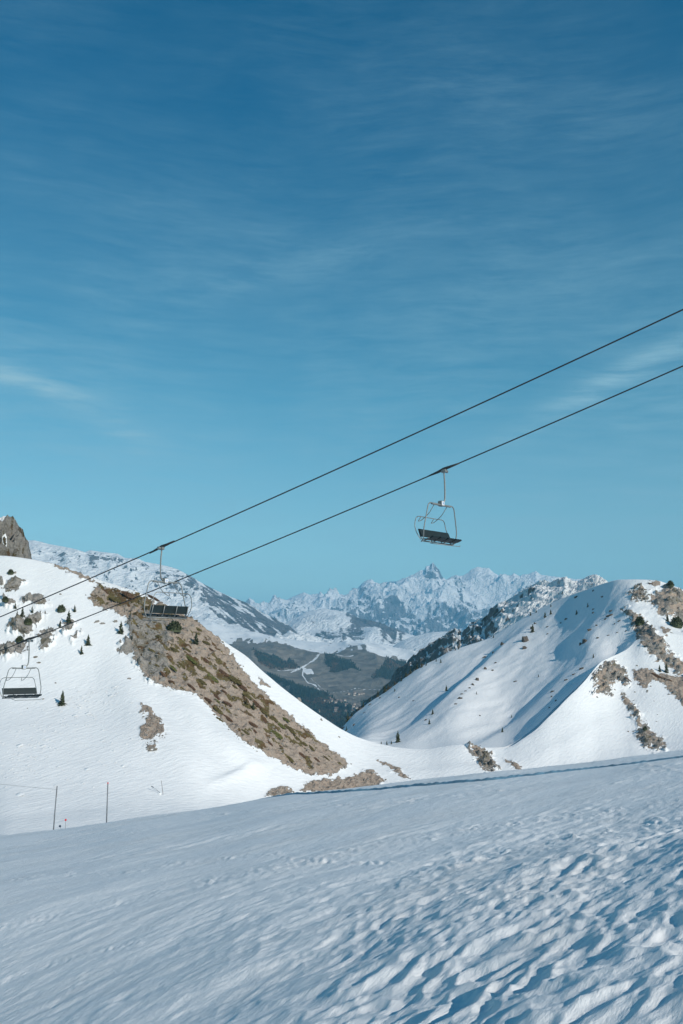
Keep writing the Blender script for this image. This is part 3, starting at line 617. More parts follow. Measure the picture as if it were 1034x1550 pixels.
# rocky ridge behind the right hill
rk = [(420, 1180), (480, 1135), (512, 1110), (530, 1085), (548, 1066), (560, 1056), (575, 1050), (590, 1036), (600, 1020), (612, 1012), (618, 1001), (630, 993), (636, 986), (645, 984), (652, 977), (664, 968), (676, 962), (690, 956), (700, 958), (712, 946), (722, 941), (735, 940), (745, 925), (756, 914), (770, 908), (785, 900), (800, 893), (812, 886), (825, 884), (835, 884), (846, 880), (856, 876), (864, 880), (875, 882), (886, 878), (893, 876), (903, 875), (910, 878), (918, 881), (935, 895), (1000, 930), (1150, 990)]
ra_rows = [[(420, 1300, 760), (1150, 1250, 760)], [(x, y + 70, 860) for x, y in rk], [(x, y + 20, 985) for x, y in rk], [(x, y, 1030 + (x - 500) * 0.35) for x, y in rk], [(x, y + 130, 1500) for x, y in rk]]
def d_rk(px, py, X, Y, Z, j, js):
    w = (1 - np.exp(-np.maximum(js - j, 0) / 10.0)) * (j <= js) + 0.10
    r = ridged((X + 0.4 * Y) / 42, (Y * 0.7 - Z * 0.3) / 120, 5, 160) - 0.5
    return w * 6.5 * r + 1.5 * (ridged(X / 10, Y / 14, 4, 163) - 0.4)
def a_rk(px, py, X, Y, Z, j, js, N):
    hi = sstep(690, 800, px)
    depth = py - np.interp(px, [a for a, b in rk], [b for a, b in rk])
    r = 0.66 - 0.34 * hi + 0.55 * fbm((px + py * 0.8) / 9, (py - px * .6) / 7, 5, 170, 0.6) + 0.5 * (sstep(0.25, 0.65, 1 - N[..., 2]) - 0.5) + 0.3 * sstep(670, 600, px) * (depth < 60)
    return {'rock': np.clip(r, -0.1, 1.1), 'veg': 0.22 * sstep(0.1, 0.5, fbm(px / 18, py / 18, 3, 171)) * sstep(640, 560, px) + 0.1 * sstep(690, 620, px)}
far_sheet('rocky_ridge', ra_rows, 420, 1150, 0.95, [10, 60, 60, 12], m_ridge, d_rk, a_rk, (3,), False, 3)

# the crag behind the left hill
ck = [(-260, 800), (-120, 790), (-60, 786), (-20, 782), (0, 782), (10, 781), (16, 785), (22, 790), (27, 796), (31, 799), (35, 806), (40, 814), (43, 818), (45, 830), (48, 846), (52, 858), (58, 885), (75, 930)]
c_rows = [[(-260, 960, 300), (75, 1000, 300)], [(-260, 900, 322), (-20, 880, 322), (20, 884, 322), (40, 888, 322), (52, 892, 326), (75, 950, 326)], [(x, min(y + 32, 940), 336) for x, y in ck], [(x, y, 352 if x < 40 else 346) for x, y in ck], [(x, y + 90, 400) for x, y in ck]]
def d_c(px, py, X, Y, Z, j, js):
    w = (1 - np.exp(-np.maximum(js - j, 0) / 8.0)) * (j <= js) + 0.06
    return w * (4.6 * (ridged((X) / 8, (Y + Z) / 18, 5, 180) - 0.85)) + 0.6 * (ridged(X / 3.2, Z / 5, 3, 181) - 0.7)
def a_c(px, py, X, Y, Z, j, js, N):
    sn = np.maximum(sstep(2, -1, np.abs(px - 7) - 8) * sstep(787, 784, py), np.clip(0.5 - sdpoly(px, py, [(3, 818), (10, 813), (11, 819), (4, 822)]) / 2, 0, 1))
    return {'rock': np.clip(1.1 - 1.3 * sn, 0, 1.1), 'veg': 0.36 + 0.60 * fbm(px / 9, py / 9, 3, 182)}
m_crag = ground_mat('crag_ground', 0.8, 0.6, (0.24, 0.225, 0.205), (0.44, 0.41, 0.37), (0.24, 0.2, 0.15), (0.33, 0.27, 0.21), (0.10, 0.085, 0.04), 0.5, 1.2, 1.6)
far_sheet('rocky_crag', c_rows, -260, 75, 0.9, [8, 40, 50, 10], m_crag, d_c, a_c, (3,), False, 3)

# ground far out, closing the valley floor towards the horizon
gx = np.linspace(-30000, 30000, 61); gy = np.linspace(700, 40000, 61)
GX, GY = np.meshgrid(gx, gy, indexing='ij')
GZ = -560 - 0.0 * GX + 60 * fbm(GX / 3000, GY / 3000, 3, 190)
z1 = np.ones(GX.shape)
grid_mesh('valley_floor', np.stack([GX, GY, GZ], -1), m_valley, {'rock': z1 * 0, 'earth': z1, 'veg': z1 * 0.5})

# ------------------------------------------------------------------ building blocks for objects
def new_obj(name, verts, faces, mat, parent=None, smooth=False):
    me = bpy.data.meshes.new(name); me.from_pydata([tuple(v) for v in verts], [], faces); me.update()
    for p in me.polygons: p.use_smooth = smooth
    me.materials.append(mat)
    o = bpy.data.objects.new(name, me); C.objects.link(o)
    if parent: o.parent = parent
    return o
def tag(o, label, cat, group=None):
    o['label'] = label; o['category'] = cat
    if group: o['group'] = group
    return o
def empty(name, loc=(0, 0, 0), rz=0):
    o = bpy.data.objects.new(name, None); C.objects.link(o); o.location = loc; o.rotation_euler = (0, 0, rz); o.empty_display_size = 0.3; return o
def copy_tree(o):
    c = o.copy(); C.objects.link(c)
    for ch in o.children:
        d = ch.copy(); C.objects.link(d); d.parent = c
        for g in ch.children:
            e = g.copy(); C.objects.link(e); e.parent = d
    return c
def tube(path, r, n=8, closed=False, caps=True):
    path = [Vector(p) for p in path]; rs = r if isinstance(r, (list, tuple)) else [r] * len(path)
    V = []; Fc = []; up = None
    for i, p in enumerate(path):
        a = path[i - 1] if i else (path[-1] if closed else p); b_ = path[i + 1] if i < len(path) - 1 else (path[0] if closed else p)
        t = (b_ - a).normalized()
        if up is None: up = t.orthogonal().normalized()
        up = (up - t * up.dot(t)).normalized(); s = t.cross(up)
        for k in range(n):
            an = 2 * math.pi * k / n; V.append(p + (up * math.cos(an) + s * math.sin(an)) * rs[i])
    m = len(path)
    for i in range(m if closed else m - 1):
        for k in range(n):
            a = i * n + k; b_ = i * n + (k + 1) % n; c = ((i + 1) % m) * n + (k + 1) % n; d = ((i + 1) % m) * n + k; Fc.append((a, b_, c, d))
    if caps and not closed: Fc.append(tuple(range(n))[::-1]); Fc.append(tuple((m - 1) * n + k for k in range(n)))
    return V, Fc
def smooth_path(pts, n=6):
    P = [Vector(p) for p in pts]; out = []
    for i in range(len(P) - 1):
        a = P[max(i - 1, 0)]; b_ = P[i]; c = P[i + 1]; d = P[min(i + 2, len(P) - 1)]
        for j in range(n):
            t = j / n; out.append(0.5 * ((2 * b_) + (c - a) * t + (2 * a - 5 * b_ + 4 * c - d) * t * t + (3 * b_ - a - 3 * c + d) * t ** 3))
    out.append(P[-1]); return out
def round_corners(pts, rad, n=5):
    P = [Vector(p) for p in pts]; out = [P[0]]
    for i in range(1, len(P) - 1):
        a = P[i] + (P[i - 1] - P[i]).normalized() * min(rad, (P[i - 1] - P[i]).length * 0.5); c = P[i] + (P[i + 1] - P[i]).normalized() * min(rad, (P[i + 1] - P[i]).length * 0.5)
        for j in range(n + 1):
            t = j / n; out.append(a * (1 - t) ** 2 + P[i] * 2 * t * (1 - t) + c * t * t)
    out.append(P[-1]); return out
def box(cx, cy, cz, sx, sy, sz, bev=0.0):
    """a box with chamfered edges"""
    if bev <= 0: bev = min(sx, sy, sz) * 0.12
    V = []
    for z_, ins in ((-sz / 2, bev), (-sz / 2 + bev, 0), (sz / 2 - bev, 0), (sz / 2, bev)):
        hx, hy = sx / 2 - ins, sy / 2 - ins
        V += [Vector((cx + a, cy + b_, cz + z_)) for a, b_ in ((-hx + bev, -hy), (hx - bev, -hy), (hx, -hy + bev), (hx, hy - bev), (hx - bev, hy), (-hx + bev, hy), (-hx, hy - bev), (-hx, -hy + bev))]
    Fc = [tuple(range(8))[::-1], tuple(range(24, 32))]
    for r in range(3):
        for k in range(8): Fc.append((r * 8 + k, r * 8 + (k + 1) % 8, (r + 1) * 8 + (k + 1) % 8, (r + 1) * 8 + k))
    return V, Fc
def join(*parts):
    V = []; Fc = []
    for v, f in parts:
        o = len(V); V += list(v); Fc += [tuple(i + o for i in q) for q in f]
    return V, Fc

# ------------------------------------------------------------------ chairlift ropes
C2 = [(1034, 552), (900, 613), (785, 664), (672, 713), (560, 758), (457, 800), (300, 866), (160, 922), (44, 969), (0, 985)]
C1 = [(1034, 468), (900, 531), (800, 577), (700, 624), (600, 670), (500, 716), (400, 760), (300, 804), (245, 827), (150, 868), (0, 935)]
base2 = at(672, 713, 43.0); DIR = np.array([0.848, -0.530])
perp = np.array([-0.530, -0.848])
def rope_curve(pts, q0):
    us = []; zs = []
    for a, b_ in pts:
        w = at(a, b_, 1.0); k = w[0]                    # X = k' * Y along that pixel's ray, solve on the plan line
        # q0 + u*DIR lies on the ray (w0 * s, s)
        A = np.array([[DIR[0], -w[0]], [DIR[1], -1.0]]); u, s = np.linalg.solve(A, -np.array(q0))
        us.append(u); zs.append(w[2] * s)
    c = np.polyfit(us, zs, 2)
    return lambda u: Vector((q0[0] + u * DIR[0], q0[1] + u * DIR[1], float(np.polyval(c, u))))
q2 = base2[:2]; q1 = q2 + perp * 4.6
rope2 = rope_curve(C2, q2); rope1 = rope_curve(C1, q1)
def u_at(rope, q0, px_):
    w = at(px_, 800, 1.0); A = np.array([[DIR[0], -w[0]], [DIR[1], -1.0]]); return float(np.linalg.solve(A, -np.array(q0))[0])
# true column crossing found by projection
def u_px(rope, px_):
    us = np.linspace(-60, 40, 4001); P_ = np.array([rope(u) for u in us]); x_, y_ = proj(P_); ok = P_[:, 1] > 5
    return float(us[np.argmin(np.where(ok, abs(x_ - px_), 1e9))])
for nm, rope, lab in (('haul_rope', rope1, 'upper dark steel haul rope of the chairlift crossing the sky'), ('haul_rope', rope2, 'lower dark steel haul rope of the chairlift crossing the sky')):
    V, Fc = tube([rope(u) for u in np.linspace(-34, 46, 120)], 0.027, 6)
    tag(new_obj(nm, V, Fc, m_rope, smooth=True), lab, 'lift rope', 'ropes of the chairlift')

# ------------------------------------------------------------------ chairlift chairs
GX_ = -0.26        # the grip sits this far to one side of the carrier's middle
def make_chair():
    root = empty('chairlift_chair')
    slope = 0.30
    # rope grip: clamp and the two tapered rope guides
    V, Fc = tube([(GX_, -0.75, -0.75 * slope * 0.93), (GX_, -0.30, -0.30 * slope + 0.01), (GX_, 0, 0.03), (GX_, 0.30, 0.30 * slope + 0.01), (GX_, 0.75, 0.75 * slope * 0.93)], [0.032, 0.06, 0.075, 0.06, 0.032], 8)
    new_obj('rope_guide', V, Fc, m_rope, root, True)
    V, Fc = join(box(GX_, 0.0, -0.06, 0.16, 0.26, 0.14, 0.02), tube([(GX_ - 0.24, 0, -0.06), (GX_ + 0.10, 0, -0.06)], 0.05, 8), tube([(GX_ - 0.26, 0, -0.06), (GX_ - 0.20, 0, -0.06)], 0.07, 8))
    new_obj('grip', V, Fc, m_steel, root)
    hp = smooth_path([(GX_, 0, -0.06), (GX_ - 0.03, 0, -0.35), (GX_ - 0.05, 0, -0.62), (GX_ - 0.05, 0, -1.15), (GX_ - 0.01, 0, -1.38), (GX_ + 0.10, 0, -1.50), (-0.04, 0, -1.54)], 6)
    V, Fc = tube(hp, 0.036, 10); new_obj('hanger', V, Fc, m_steel, root, True)
    V, Fc = join(box(0, 0, -1.54, 0.26, 0.20, 0.24, 0.02)); hb = new_obj('bearing_box', V, Fc, m_steel, root)
    V, Fc = box(0.02, 0.115, -1.54, 0.20, 0.016, 0.18, 0.004); pl = new_obj('number_plate', V, Fc, m_plate, root)
    V, Fc = join(box(-0.015, 0.126, -1.54, 0.028, 0.006, 0.10, 0.002), box(0.04, 0.126, -1.54, 0.028, 0.006, 0.10, 0.002)); new_obj('plate_mark', V, Fc, m_blue, pl)
    V, Fc = box(0, -0.115, -1.54, 0.20, 0.016, 0.18, 0.004); pl = new_obj('number_plate', V, Fc, m_plate, root)
    V, Fc = join(box(-0.03, -0.126, -1.54, 0.028, 0.006, 0.10, 0.002), box(0.03, -0.126, -1.54, 0.028, 0.006, 0.10, 0.002)); new_obj('plate_mark', V, Fc, m_blue, pl)
    V, Fc = box(0, 0, -1.60, 1.55, 0.12, 0.075, 0.015); new_obj('crossbar', V, Fc, m_steel, root)
    for s in (-1, 1):
        fp = round_corners([(s * 0.55, 0, -1.575), (s * 1.02, 0, -1.575), (s * 1.16, -0.02, -2.1), (s * 1.34, -0.06, -2.75), (s * 1.27, -0.12, -3.20), (s * 1.20, -0.30, -3.26)], 0.22, 6)
        V, Fc = tube(fp, 0.025, 8); new_obj('side_frame', V, Fc, m_steel, root, True)
    V, Fc = join(tube([(-1.24, -0.24, -3.24), (1.24, -0.24, -3.24)], 0.028, 8), tube([(-1.22, 0.10, -3.14), (1.22, 0.10, -3.14)], 0.022, 8)); new_obj('seat_frame', V, Fc, m_steel, root, True)
    w = 0.50
    for k in range(4):
        cx = (k - 1.5) * 0.60
        sb = []
        prof_ = [(-0.20, -3.13), (-0.05, -3.15), (0.12, -3.12), (0.24, -3.06), (0.30, -3.05), (0.33, -3.08), (0.30, -3.12), (0.14, -3.17), (-0.05, -3.20), (-0.22, -3.18)]
        n = len(prof_); V = [(cx - w / 2, y_, z_) for y_, z_ in prof_] + [(cx + w / 2, y_, z_) for y_, z_ in prof_]
        Fc = [(i, (i + 1) % n, n + (i + 1) % n, n + i) for i in range(n)] + [tuple(range(n))[::-1], tuple(range(n, 2 * n))]
        new_obj('seat', V, Fc, m_pad, root)
    # backrest, one padded panel leaning back, with its rear straps
    prof_ = [(-0.27, -3.03), (-0.36, -2.82), (-0.42, -2.70), (-0.46, -2.70), (-0.41, -2.82), (-0.33, -3.05)]
    n = len(prof_); V = [(-1.17, y_, z_) for y_, z_ in prof_] + [(1.17, y_, z_) for y_, z_ in prof_]
    Fc = [(i, (i + 1) % n, n + (i + 1) % n, n + i) for i in range(n)] + [tuple(range(n))[::-1], tuple(range(n, 2 * n))]
    new_obj('backrest', V, Fc, m_pad, root)
    for k in range(4):
        cx = (-1.12, -0.40, 0.40, 1.12)[k]
        V, Fc = tube([(cx, 0.10, -3.16), (cx, -0.24, -3.24), (cx, -0.40, -3.02), (cx, -0.50, -2.70)], 0.024, 6); new_obj('back_strut', V, Fc, m_steel, root, True)
    # the safety bar, swung up behind the riders' heads
    hoop = round_corners([(-1.22, -0.30, -3.18), (-1.30, -0.50, -2.85), (-1.26, -0.62, -2.50), (-1.12, -0.60, -2.12), (1.12, -0.60, -2.12), (1.26, -0.62, -2.50), (1.30, -0.50, -2.85), (1.22, -0.30, -3.18)], 0.22, 5)
    V, Fc = tube(hoop, 0.019, 7); sb = new_obj('safety_bar', V, Fc, m_steel, root, True)
    for s in (-0.52, 0.52):
        V, Fc = tube(round_corners([(s, -0.04, -1.63), (s, -0.30, -1.95), (s, -0.52, -2.12), (s, -0.78, -2.26), (s + 0.14, -0.84, -2.30), (s + 0.26, -0.60, -2.14)], 0.07, 4), 0.016, 6); new_obj('footrest', V, Fc, m_steel, sb, True)
    V, Fc = tube([(-1.20, 0.20, -3.30), (-1.10, 0.24, -3.36), (0.55, 0.10, -3.36), (0.62, -0.2, -3.30)], 0.015, 6); new_obj('lower_rail', V, Fc, m_steel, root, True)
    return root
TURN = math.radians(-11); yaw2 = math.atan2(-DIR[0], DIR[1]) + TURN; yaw1 = yaw2 + math.pi
spec = [(rope2, 672, yaw2, 3.36, 'empty chairlift chair hanging highest, alone against the blue sky'), (rope1, 245, yaw1, 3.36, 'empty chairlift chair seen from behind in front of the brown spur'), (rope2, 44, yaw2, 3.36, 'empty chairlift chair hanging low over the left hill\'s snow at the left edge')]
ch0 = make_chair()
WS = 0.88
for ch in ch0.children_recursive: ch.data.transform(Matrix.Diagonal((WS, 1, 1, 1)))
GX_ *= WS
for i, (rope, px_, yaw, hh, lab) in enumerate(spec):
    c = ch0 if i == 0 else copy_tree(ch0)
    u = u_px(rope, px_); p = rope(u)
    off = Matrix.Rotation(yaw, 3, 'Z') @ Vector((GX_, 0, 0))
    c.location = p - off; c.rotation_euler = (0, 0, yaw)
    tag(c, lab, 'lift chair', 'chairs of the chairlift')
    # on the descending rope the grip guides tilt the other way
    if i == 1:
        for ch in c.children:
            if ch.name.startswith('rope_guide'): ch.rotation_euler = (2 * math.atan(-0.30), 0, 0)
    for ch in c.children:          # the guides stay in line with the rope
        if ch.name.startswith('rope_guide'):
            Rz = Matrix.Rotation(-TURN, 3, 'Z'); pv = Vector((GX_, 0, 0)); ch.location = pv - Rz @ pv
            ch.rotation_euler = (Rz @ ch.rotation_euler.to_matrix()).to_euler()

# ------------------------------------------------------------------ trees and shrubs
def fir_crown(seed, layers=14, dens=10, droop=0.30, fat=0.31):
    r = random.Random(seed); V = []; Fc = []
    for L in range(layers):
        t = L / (layers - 1); z0 = 0.07 + 0.88 * t; R = fat * (1 - t) ** 0.85 * (0.8 + 0.4 * r.random()) + 0.02
        for k in range(max(4, int(dens * (1 - 0.5 * t)))):
            a = r.random() * 6.283; R1 = R * (0.6 + 0.6 * r.random()); w = R1 * 0.30 + 0.012; zz = z0 + r.uniform(-0.03, 0.03)
            d = Vector((math.cos(a), math.sin(a), 0)); s = Vector((-d.y, d.x, 0)); o = len(V)
            V += [Vector((0, 0, zz + 0.05)), d * R1 * 0.55 + s * w + Vector((0, 0, zz - R1 * droop * 0.4)), d * R1 + Vector((0, 0, zz - R1 * droop + 0.02)), d * R1 * 0.55 - s * w + Vector((0, 0, zz - R1 * droop * 0.4)), d * R1 * 0.5 + Vector((0, 0, zz - 0.07))]
            Fc += [(o, o + 1, o + 2), (o, o + 2, o + 3), (o + 1, o + 4, o + 2), (o + 2, o + 4, o + 3)]
    o = len(V); V += [Vector((0.012, 0, 0.90)), Vector((-0.012, 0.01, 0.90)), Vector((0, -0.012, 0.9)), Vector((0, 0, 1.02))]; Fc += [(o, o + 1, o + 3), (o + 1, o + 2, o + 3), (o + 2, o, o + 3)]
    return V, Fc
def make_fir(seed, mat, **kw):
    root = empty('fir_tree'); V, Fc = fir_crown(seed, **kw); new_obj('crown', V, Fc, mat, root)
    V, Fc = tube([(0, 0, -0.06), (0, 0, 0.3), (0, 0, 0.93)], [0.028, 0.02, 0.004], 6); new_obj('trunk', V, Fc, m_bark, root); return root
def leaf_mound(seed, n, sx, sy, sz, leaf):
    r = random.Random(seed); V = []; Fc = []
    for k in range(n):
        a = r.random() * 6.283; q = math.sqrt(r.random()); x_ = math.cos(a) * q; y_ = math.sin(a) * q
        h = (1 - q * q) ** 0.5 * (0.5 + 0.6 * r.random()); p = Vector((x_ * sx, y_ * sy, h * sz))
        d = Vector((r.uniform(-1, 1), r.uniform(-1, 1), r.uniform(0.1, 1.2))).normalized(); s = d.orthogonal().normalized(); s = Matrix.Rotation(r.random() * 6.28, 3, d) @ s
        o = len(V); l = leaf * r.uniform(0.6, 1.5); V += [p - s * l * 0.5, p + s * l * 0.5, p + d * l * 1.5, p - s.cross(d) * l * .6]; Fc += [(o, o + 1, o + 2), (o, o + 3, o + 2)]
    # a low core so that the mound is not see-through
    o = len(V); m = 10
    for ring, (q, hh) in enumerate(((0.98, -0.15), (0.8, 0.35), (0.4, 0.62))):
        for k in range(m):
            a = 6.283 * k / m; j = 0.85 + 0.3 * r.random(); V.append(Vector((math.cos(a) * q * sx * j, math.sin(a) * q * sy * j, hh * sz)))
    V.append(Vector((0, 0, 0.7 * sz)))
    for g in range(2):
        for k in range(m): Fc.append((o + g * m + k, o + g * m + (k + 1) % m, o + (g + 1) * m + (k + 1) % m, o + (g + 1) * m + k))
    for k in range(m): Fc.append((o + 2 * m + k, o + 2 * m + (k + 1) % m, o + 3 * m))
    return V, Fc
firs = [make_fir(1, m_needle), make_fir(2, m_needle, fat=0.34, dens=11), make_fir(3, m_needle2, fat=0.24), make_fir(4, m_needle, fat=0.30, layers=12)]
V, Fc = leaf_mound(5, 420, 0.55, 0.5, 0.8, 0.10)
shrub0 = empty('shrub'); new_obj('foliage', V, Fc, m_needle, shrub0); V, Fc = tube([(0, 0, -0.2), (0.03, 0, 0.3)], [0.05, 0.02], 5); new_obj('stem', V, Fc, m_bark, shrub0)
protos_used = set()
def place(proto, p, h, rz=None, lab=None, cat=None, group=None, sx=1.0):
    c = proto if proto.name not in protos_used else copy_tree(proto)
    protos_used.add(proto.name)
    c.location = p; c.rotation_euler = (0, 0, random.random() * 6.28 if rz is None else rz); c.scale = (h * sx, h * sx, h)
    tag(c, lab, cat, group); return c
G_L = 'fir trees on the left hill'; G_R = 'fir trees on the right hill'; G_E = 'firs along the far edge of the right hill'
LT = [(95, 1067, 21, 1, 'solitary green fir low on the open snow above the poles', ), (133, 977, 16, 1, 'bushy fir on open snow, right of the two lowest on the rocks'),
      (124, 992, 13, 3, 'small fir just below and left of the bushy fir on open snow'), (183, 959, 19, 0, 'slim fir growing against the spur\'s top left rock edge'),
      (105, 945, 19, 0, 'tallest fir among the upper left rocks, with two tips'), (113, 926, 11, 0, 'little fir on clean snow above the two-tipped tall fir'),
      (49, 927, 10, 3, 'short fir on snow under the wide boulder at upper left'), (35, 936, 14, 1, 'round dark fir above the big grey outcrop at left'),
      (23, 921, 9, 1, 'tiny fir between boulders near the left edge'), (28, 931, 7, 3, 'smallest dwarf fir beside the round dark fir'),
      (297, 976, 18, 0, 'dark fir on the upper scree of the brown spur'), (374, 1067, 11, 2, 'left of two little firs halfway down the brown spur'),
      (384, 1074, 12, 0, 'right of two little firs halfway down the brown spur'), (199, 970, 9, 3, 'small fir at the lip of the spur\'s left cliff'), (91, 950, 11, 1, 'squat fir left of the two-tipped tall fir')]
for x_, y_, h_, k, lab in LT:
    p, n = TH.hit(x_, y_); d = p.y / F * 1.0
    place(firs[k], p - Vector((0, 0, 0.15)), h_ * d * 1.06, None, lab, 'fir tree', G_L)
SH = [(93, 926, 11, 'olive shrub on the small rock left of the little fir'), (44, 945, 10, 'dark shrub in the middle of the big grey outcrop'), (29, 973, 10, 'dark shrub on top of the lowest left outcrop'),
      (264, 956, 17, 'broad dark shrub on the crest of the brown spur'), (17, 870, 8, 'brown shrub on the highest rock at the left edge'), (10, 915, 8, 'low shrub on the rock at the far left edge')]
for x_, y_, h_, lab in SH:
    p, n = TH.hit(x_, y_); d = p.y / F; place(shrub0, p, h_ * d * 1.0, None, lab, 'shrub', 'shrubs on the left hill', 1.1)
SHR = [(1025, 949, 17, 'wide dark shrub on the upper rock band at the right edge'), (969, 945, 13, 'round shrub on the right hill\'s main rock rib'), (1014, 889, 10, 'shrub on the skyline beside the right hill\'s summit'),
       (975, 1106, 6, 'small shrub on the lowest rock tail of the right hill')]
for x_, y_, h_, lab in SHR:
    p, n = TH.hit(x_, y_); d = p.y / F; place(shrub0, p, h_ * d, None, lab, 'shrub', 'shrubs on the right hill', 1.0)
RT = [(1010, 941, 11, 0, 'fir in the snow gap between the right hill\'s rock bands', 0), (999, 1016, 10, 1, 'left fir of the pair under the main rock rib', 0), (1009, 1018, 15, 0, 'right, taller fir of the pair under the main rock rib', 0),
      (603, 1124, 17, 0, 'biggest fir at the foot of the shaded slope behind the saddle', 1), (593, 1127, 6, 1, 'small fir touching the biggest fir at the saddle', 1), (586, 1128, 7, 3, 'second small fir left of the biggest fir at the saddle', 1), (577, 1127, 5, 1, 'leftmost tiny fir peeping over the saddle crest', 1),
      (760, 1109, 8, 0, 'lone fir near the foot of the shaded slope, nearest the bright crest', 1), (774, 1087, 5, 3, 'fir with a long shadow above the lone fir by the crest', 1), (815, 1026, 5, 3, 'small fir alone in the middle of the shaded slope', 1),
      (898, 997, 7, 2, 'pale fir just left of the bright crest', 1), (890, 919, 7, 3, 'fir high on the shaded slope below the summit', 1), (826, 935, 9, 0, 'left fir of the close pair near the upper left edge', 1), (834, 930, 8, 0, 'right fir of the close pair near the upper left edge', 1),
      (676, 1046, 9, 0, 'fir left of the long shadow, with its own shadow', 1), (651, 1097, 8, 0, 'fir at the lower end of the long shadow', 1), (655, 1081, 8, 1, 'fir above the lower end of the long shadow', 1), (667, 1004, 6, 1, 'fir near the top left of the shaded slope', 1),
      (722, 1051, 5, 3, 'tiny fir right of the long shadow', 1), (806, 957, 12, 1, 'dark bushy fir above the black outcrop', 1), (873, 931, 7, 1, 'bushy little fir under the skyline firs', 1)]
for x_, y_, h_, k, lab, f in RT:
    p, n = (THf if f else TH).hit(x_, y_); d = p.y / F; place(firs[k], p - Vector((0, 0, 0.2)), h_ * d * 1.06, None, lab, 'fir tree', G_R)
ET = [(526, 1089, 12), (524, 1105, 7), (533, 1080, 6), (550, 1069, 8), (561, 1061, 6), (572, 1050, 10), (583, 1045, 11), (588, 1041, 9), (598, 1035, 7), (607, 1030, 6), (615, 1023, 8), (621, 1019, 10), (631, 1011, 9), (639, 1009, 8), (652, 1000, 6), (660, 1000, 5), (690, 983, 5), (694, 982, 6), (747, 965, 5), (804, 931, 6), (812, 926, 5), (834, 917, 5), (598, 1045, 5), (645, 1006, 5)]
for x_, y_, h_ in ET:
    p, n = THf.hit(x_, y_ + 1.5); d = p.y / F; place(random.choice(firs), p - Vector((0, 0, 0.3)), h_ * d * 1.08, None, 'little dark fir along the far rocky edge of the shaded slope', 'fir tree', G_E, 1.1)

# heather mounds on the scree
hm = []
for i in range(3):
    V, Fc = leaf_mound(20 + i, 700, 1.0, 0.42, 0.26, 0.085); hm.append((V, Fc))
HP = [(232, 903, 26, 1), (195, 902, 30, 1), (175, 908, 26, 0), (160, 897, 20, 1), (258, 925, 16, 1), (240, 965, 14, 0), (231, 985, 12, 0), (265, 985, 18, 0), (283, 985, 16, 0), (290, 1000, 24, 2), (302, 1012, 22, 0), (275, 1008, 18, 0), (262, 1016, 16, 2), (248, 1022, 14, 1),
      (310, 1000, 18, 1), (325, 1008, 14, 0), (337, 1020, 24, 1), (322, 1027, 22, 2), (305, 1034, 20, 0), (290, 1041, 18, 1), (355, 1030, 30, 0), (366, 1042, 22, 1), (354, 1041, 14, 0), (340, 1048, 12, 1), (328, 1055, 18, 1), (314, 1060, 20, 1), (345, 1066, 18, 1), (329, 1062, 12, 2), (375, 1056, 20, 0), (386, 1066, 24, 1), (398, 1078, 24, 0), (372, 1070, 14, 0),
      (412, 1088, 22, 0), (400, 1093, 18, 1), (384, 1098, 18, 1), (424, 1098, 20, 2), (418, 1112, 26, 2), (440, 1106, 24, 0), (448, 1118, 26, 0), (432, 1090, 16, 2), (330, 1078, 20, 0), (345, 1090, 20, 1), (333, 1090, 14, 0), (371, 1110, 16, 0), (385, 1107, 12, 1), (408, 1125, 16, 1), (425, 1130, 10, 1), (460, 1126, 14, 0), (470, 1132, 16, 0), (494, 1148, 14, 0), (455, 1142, 20, 1), (478, 1150, 14, 1), (440, 1150, 16, 0), (300, 955, 14, 0), (312, 975, 16, 0), (320, 985, 12, 1), (260, 1032, 12, 1), (238, 1008, 12, 0), (222, 960, 10, 0), (950, 1030, 12, 1), (995, 1024, 20, 1), (1010, 1030, 16, 1), (970, 899, 14, 1), (985, 884, 10, 1)]
meshes = []
names = ('olive', 'reddish brown', 'bright moss green')
for i, (V, Fc) in enumerate(hm):
    for k in range(3):
        me = bpy.data.meshes.new('heather'); me.from_pydata([tuple(v) for v in V], [], Fc); me.update(); me.materials.append(m_heath[k]); meshes.append(me)
def orient(n, ang):            # local z along n, local x at an angle down the slope
    n = n.normalized(); ax = Vector((1, 0, 0)); ax = (ax - n * ax.dot(n)).normalized(); ay = n.cross(ax)
    xdir = ax * math.cos(ang) + ay * math.sin(ang); ydir = n.cross(xdir)
    return Matrix((xdir, ydir, n)).transposed()
for i, (x_, y_, L, k) in enumerate(HP):
    p, n = TH.hit(x_, y_); d = p.y / F
    n = (n + Vector((0.25, -0.55, 0.9)) * 1.5).normalized()
    o = bpy.data.objects.new('heather_patch', meshes[(i % 3) * 3 + k]); C.objects.link(o)
    R = orient(n, -0.62 - random.uniform(-0.15, 0.15)); s = L * d * 0.50
    o.matrix_world = Matrix.Translation(p + n * 0.05) @ R.to_4x4() @ Matrix.Diagonal((s, s * random.uniform(0.55, 0.95), s * 0.42, 1))
    where = 'on the brown spur' if x_ < 600 else 'among the rocks of the right hill'
    tag(o, 'low %s heather patch %s' % (names[k], where), 'heather', names[k] + ' heather patches ' + where)

